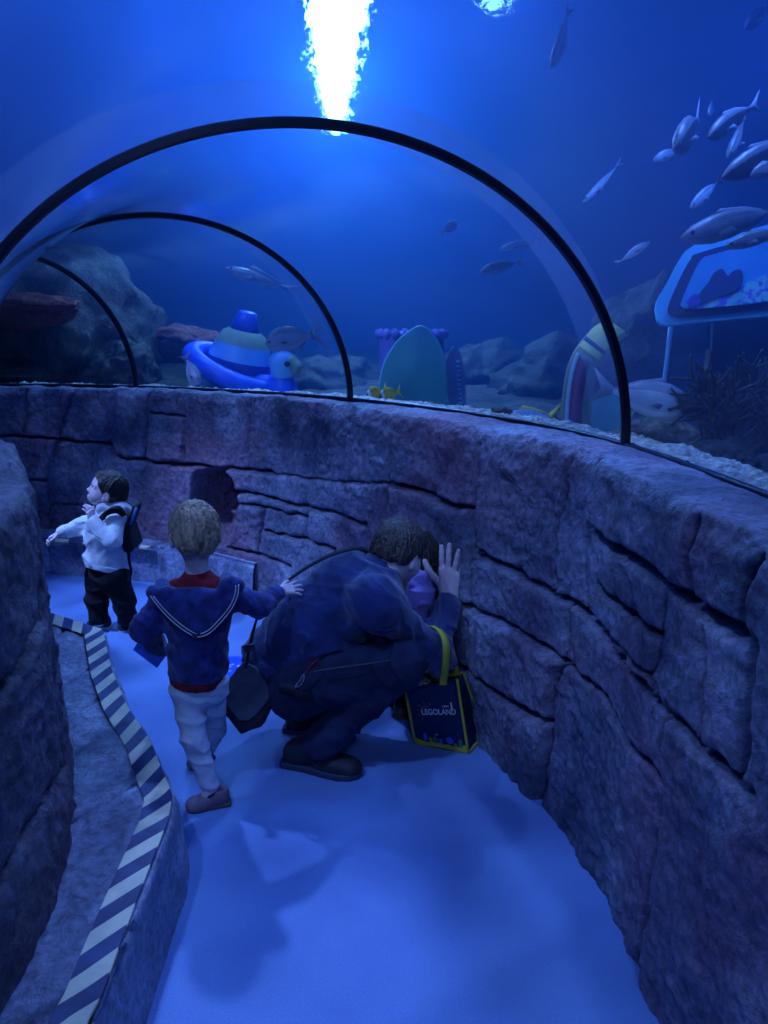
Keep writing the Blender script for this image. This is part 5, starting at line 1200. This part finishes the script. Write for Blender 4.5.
# castle bucket with boards
def castle():
    Y = 5.0; c = at(411, 400, Y); c[2] = .92; top = at(411, 334, Y)[2]; M_c = mat('castle_purple', (.20, .17, .52), .7, .3, (.14, .12, .42), 6, .2, 30)
    T = thing('sandcastle', c, 'purple round sandcastle with scalloped rim behind the teal board', 'sandcastle'); r = .205
    mb = MB(); mb.lathe([(r * .95, -.05), (r, top - .92 - .05), (r * .98, top - .92), (r * .6, top - .92 + .015), (.001, top - .92 + .02)], c, (0, 0, 1), 40); mb.build('tower', M_c, T)
    mb = MB()
    for k in range(18):
        a = 2 * PI * k / 18; p = c + [r * math.cos(a), r * math.sin(a), top - .92]; mb.lathe([(1e-4, -.03), (.022, -.02), (.032, 0), (.022, .022), (1e-4, .032)], p, (0, 0, 1), 12)
    mb.build('scalloped_rim', M_c, T)
castle()
M_teal = mat('teal_board', (.06, .32, .29), .45, .4, (.05, .27, .25), 3, .1, 20); M_yel = mat('board_yellow', (.55, .60, .16), .5, .4); M_mar = mat('board_maroon', (.16, .04, .10), .5, .4); M_olv = mat('board_olive', (.16, .20, .14), .5, .4); M_nav = mat('board_navy', (.01, .03, .12), .5, .4)
T = thing('surfboard', at(413, 425, 4.65), 'broad teal surfboard standing upright in front of the purple sandcastle', 'surfboard')
TB = [(380, 432), (379, 400), (381, 378), (387, 359), (398, 342), (410, 332), (421, 327), (431, 334), (439, 346), (444, 362), (446, 385), (446, 432)]
outline_plate(TB, 4.65, (0, -1, .05), .04, 'deck', M_teal, T, .02)
mb = MB(); P = catmull([at(x, y, 4.64) for x, y in TB[1:-1]], 6); mb.tube(P, .010, 8); mb.build('rail', mat('teal_rail', (.10, .42, .46), .5, .4), T)
T = thing('surfboard', at(455, 425, 4.8), 'narrow dusky surfboard with a dotted blue stripe beside the broad teal one', 'surfboard')
outline_plate([(445, 428), (445, 385), (447, 360), (453, 347), (459, 352), (463, 370), (465, 395), (465, 428)], 4.8, (.1, -1, .05), .05, 'deck', mat('dusky_board', (.16, .17, .33), .5, .4), T, .012)
mb = MB()
for k in range(14): y = 362 + k * 4.6; x = 457.5 + k * .28; mb.tube([at(x - 1.2, y, 4.76), at(x + 2.2, y - .4, 4.76)], .008, 8)
mb.build('stripe', mat('stripe_blue', (.15, .5, .85), .5, .4), T)
# bent board
def bent():
    T = thing('bent_board', at(590, 436, 3.7), 'bent maroon and yellow board arching over just left of the first rib', 'board')
    P = catmull([at(x, y, Y) for x, y, Y in [(577, 446, 3.66), (576, 420, 3.66), (578, 392, 3.66), (583, 368, 3.67), (593, 350, 3.70), (604, 338, 3.74), (616, 330, 3.80)]], 10)
    n = len(P)
    mb = MB(); mb.ribbon(P, (1, .15, .0), .14, .035)
    b = mb.build('deck', [M_olv], T)
    tz = lambda a, b_: P[int(a * n):int(b_ * n)]
    def strip(Q, off, w, name, m, out=.021):
        T_ = np.gradient(Q, axis=0); R_ = []
        for p, t in zip(Q, T_):
            t = unit(t); wd = unit(np.array([1, .15, 0]) - t * np.dot([1, .15, 0], t)); nn = np.cross(t, wd); nn = nn if nn[1] < 0 else -nn; R_.append(p + wd * off + nn * out)
        mb = MB(); mb.ribbon(np.array(R_), (1, .15, 0), w, .006); mb.build(name, m, b)
    strip(tz(0, .56), -.012, .060, 'maroon_stripe', M_mar); strip(tz(0, .58), -.055, .018, 'pale_edge', mat('pale_edge', (.30, .45, .50), .5, .4)); strip(tz(.60, 1), -.01, .115, 'yellow_tip', M_yel); strip(tz(.66, .705), -.01, .117, 'navy_band', M_nav, .026)
bent()
T = thing('board', at(610, 436, 3.85), 'low teal board with yellow edge at the foot of the bent board', 'board')
TP = [(580, 446), (582, 415), (592, 399), (612, 391), (634, 389), (650, 392), (640, 404), (628, 420), (618, 446)]
outline_plate(TP, 3.85, (0, -1, .1), .05, 'deck', M_teal, T, .015)
mb = MB(); mb.tube(catmull([at(x, y, 3.83) for x, y in TP[5:]], 6), .010, 8); mb.build('edge', M_yel, T)

# picture panel on its stand
def panel():
    nr = unit([-.25, -1, .15]); Y = 3.1
    T = thing('picture_panel', at(700, 420, 3.2), 'big rounded picture panel with light blue frame on a stand at the right', 'panel')
    O = [(655, 310), (657, 300), (668, 281), (681, 257), (690, 249), (702, 244), (768, 226), (830, 209), (850, 230), (850, 300), (830, 311), (768, 317), (700, 323), (668, 326), (658, 322)]
    I1 = [(668, 308), (672, 296), (682, 274), (691, 259), (700, 253), (768, 234), (826, 218), (840, 236), (840, 292), (824, 303), (768, 309), (700, 316), (676, 317), (669, 314)]
    I2 = [(680, 305), (686, 290), (694, 272), (702, 259), (712, 255), (768, 240), (820, 226), (830, 242), (830, 286), (818, 296), (768, 302), (705, 308), (686, 309)]
    outline_plate(O, Y, nr, .06, 'frame', mat('frame_blue', (.16, .65, .98), .4, .5, (.14, .6, .95), 3), T, .0)
    outline_plate(I1, Y - .035, nr, .02, 'dark_border', mat('border_navy', (.03, .05, .14), .5, .4), T, 0)
    pic = outline_plate(I2, Y - .050, nr, .012, 'picture', mat('picture_blue', (.08, .42, .80), .5, .4, (.05, .26, .66), 5, lo=.3, hi=.7), T, 0)
    outline_plate([(684, 308), (690, 302), (706, 300), (722, 292), (745, 284), (768, 274), (800, 262), (826, 262), (826, 286), (768, 301), (705, 308)], Y - .060, nr, .004, 'painted_sea_bed', mat('paint_green', (.20, .65, .70), .6, .3, (.16, .16, .70), 26, lo=.47, hi=.53), pic, 0)
    outline_plate([(696, 299), (702, 290), (708, 283), (714, 273), (722, 269), (728, 276), (733, 271), (741, 270), (743, 280), (738, 289), (728, 294), (714, 298), (704, 303)], Y - .066, nr, .004, 'painted_coral', mat('paint_slate', (.05, .09, .24), .6, .3), pic, 0)
    outline_plate([(686, 302), (694, 294), (700, 298), (698, 305), (690, 307)], Y - .067, nr, .004, 'painted_fish', mat('paint_violet', (.12, .10, .6), .6, .3), pic, 0)
    outline_plate([(672, 322), (664, 385), (660, 440), (700, 440), (702, 380), (704, 322)], Y + .12, nr, .05, 'stand', mat('stand_blue', (.05, .13, .26), .5, .4, (.035, .09, .2), 5), T, 0)
    mb = MB(); mb.tube([at(671, 325, Y + .08), at(667, 360, Y + .08), at(662, 400, Y + .08), at(658, 440, Y + .08)], .010, 8); mb.build('stand_highlight', mat('stand_highlight', (.25, .6, .9), .4, .5), T)  # lit left edge of the stand, put in as a pale tube
    outline_plate([(712, 322), (710, 380), (708, 440), (850, 440), (850, 318)], Y + .2, nr, .05, 'stand', mat('stand_dark', (.03, .06, .11), .5, .4), T, 0)
panel()

# branching coral
def coral():
    base = at(748, 455, 2.62); T = None; rg = random.Random(8); mb = MB()
    def br(p, d, L, r, lv):
        n = 5; P = [p]; q = np.array(p); dd = unit(d)
        for i in range(n): dd = unit(dd + np.array([rg.uniform(-.16, .16), rg.uniform(-.12, .12), rg.uniform(-.05, .14)])); q = q + dd * L / n; P.append(q.copy())
        mb.tube(P, np.linspace(r, r * .6, n + 1), 7)
        if lv > 0:
            for i in range(1, n + 1):
                for s in ((1, -1) if i % 2 else (rg.choice((1, -1)),)):
                    if rg.random() < .9:
                        a = rg.uniform(.45, .95) * s; e = np.array([dd[0] * math.cos(a) - dd[2] * math.sin(a), dd[1] + rg.uniform(-.25, .25), dd[0] * math.sin(a) + dd[2] * math.cos(a)]); br(P[i], e, L * rg.uniform(.48, .72), r * .68, lv - 1)
    for a in (-1.05, -.75, -.4, -.05, .3, .65): br(base, (math.sin(a), rg.uniform(-.2, .3), math.cos(a)), .20, .014, 2)
    o = mb.build('branching_coral', mat('coral_dark', (.07, .065, .05), .8, .3, (.035, .035, .03), 20, .3, 90)); o['label'] = 'dark branching coral fan standing in front of the picture panel\'s stand'; o['category'] = 'coral'
coral()
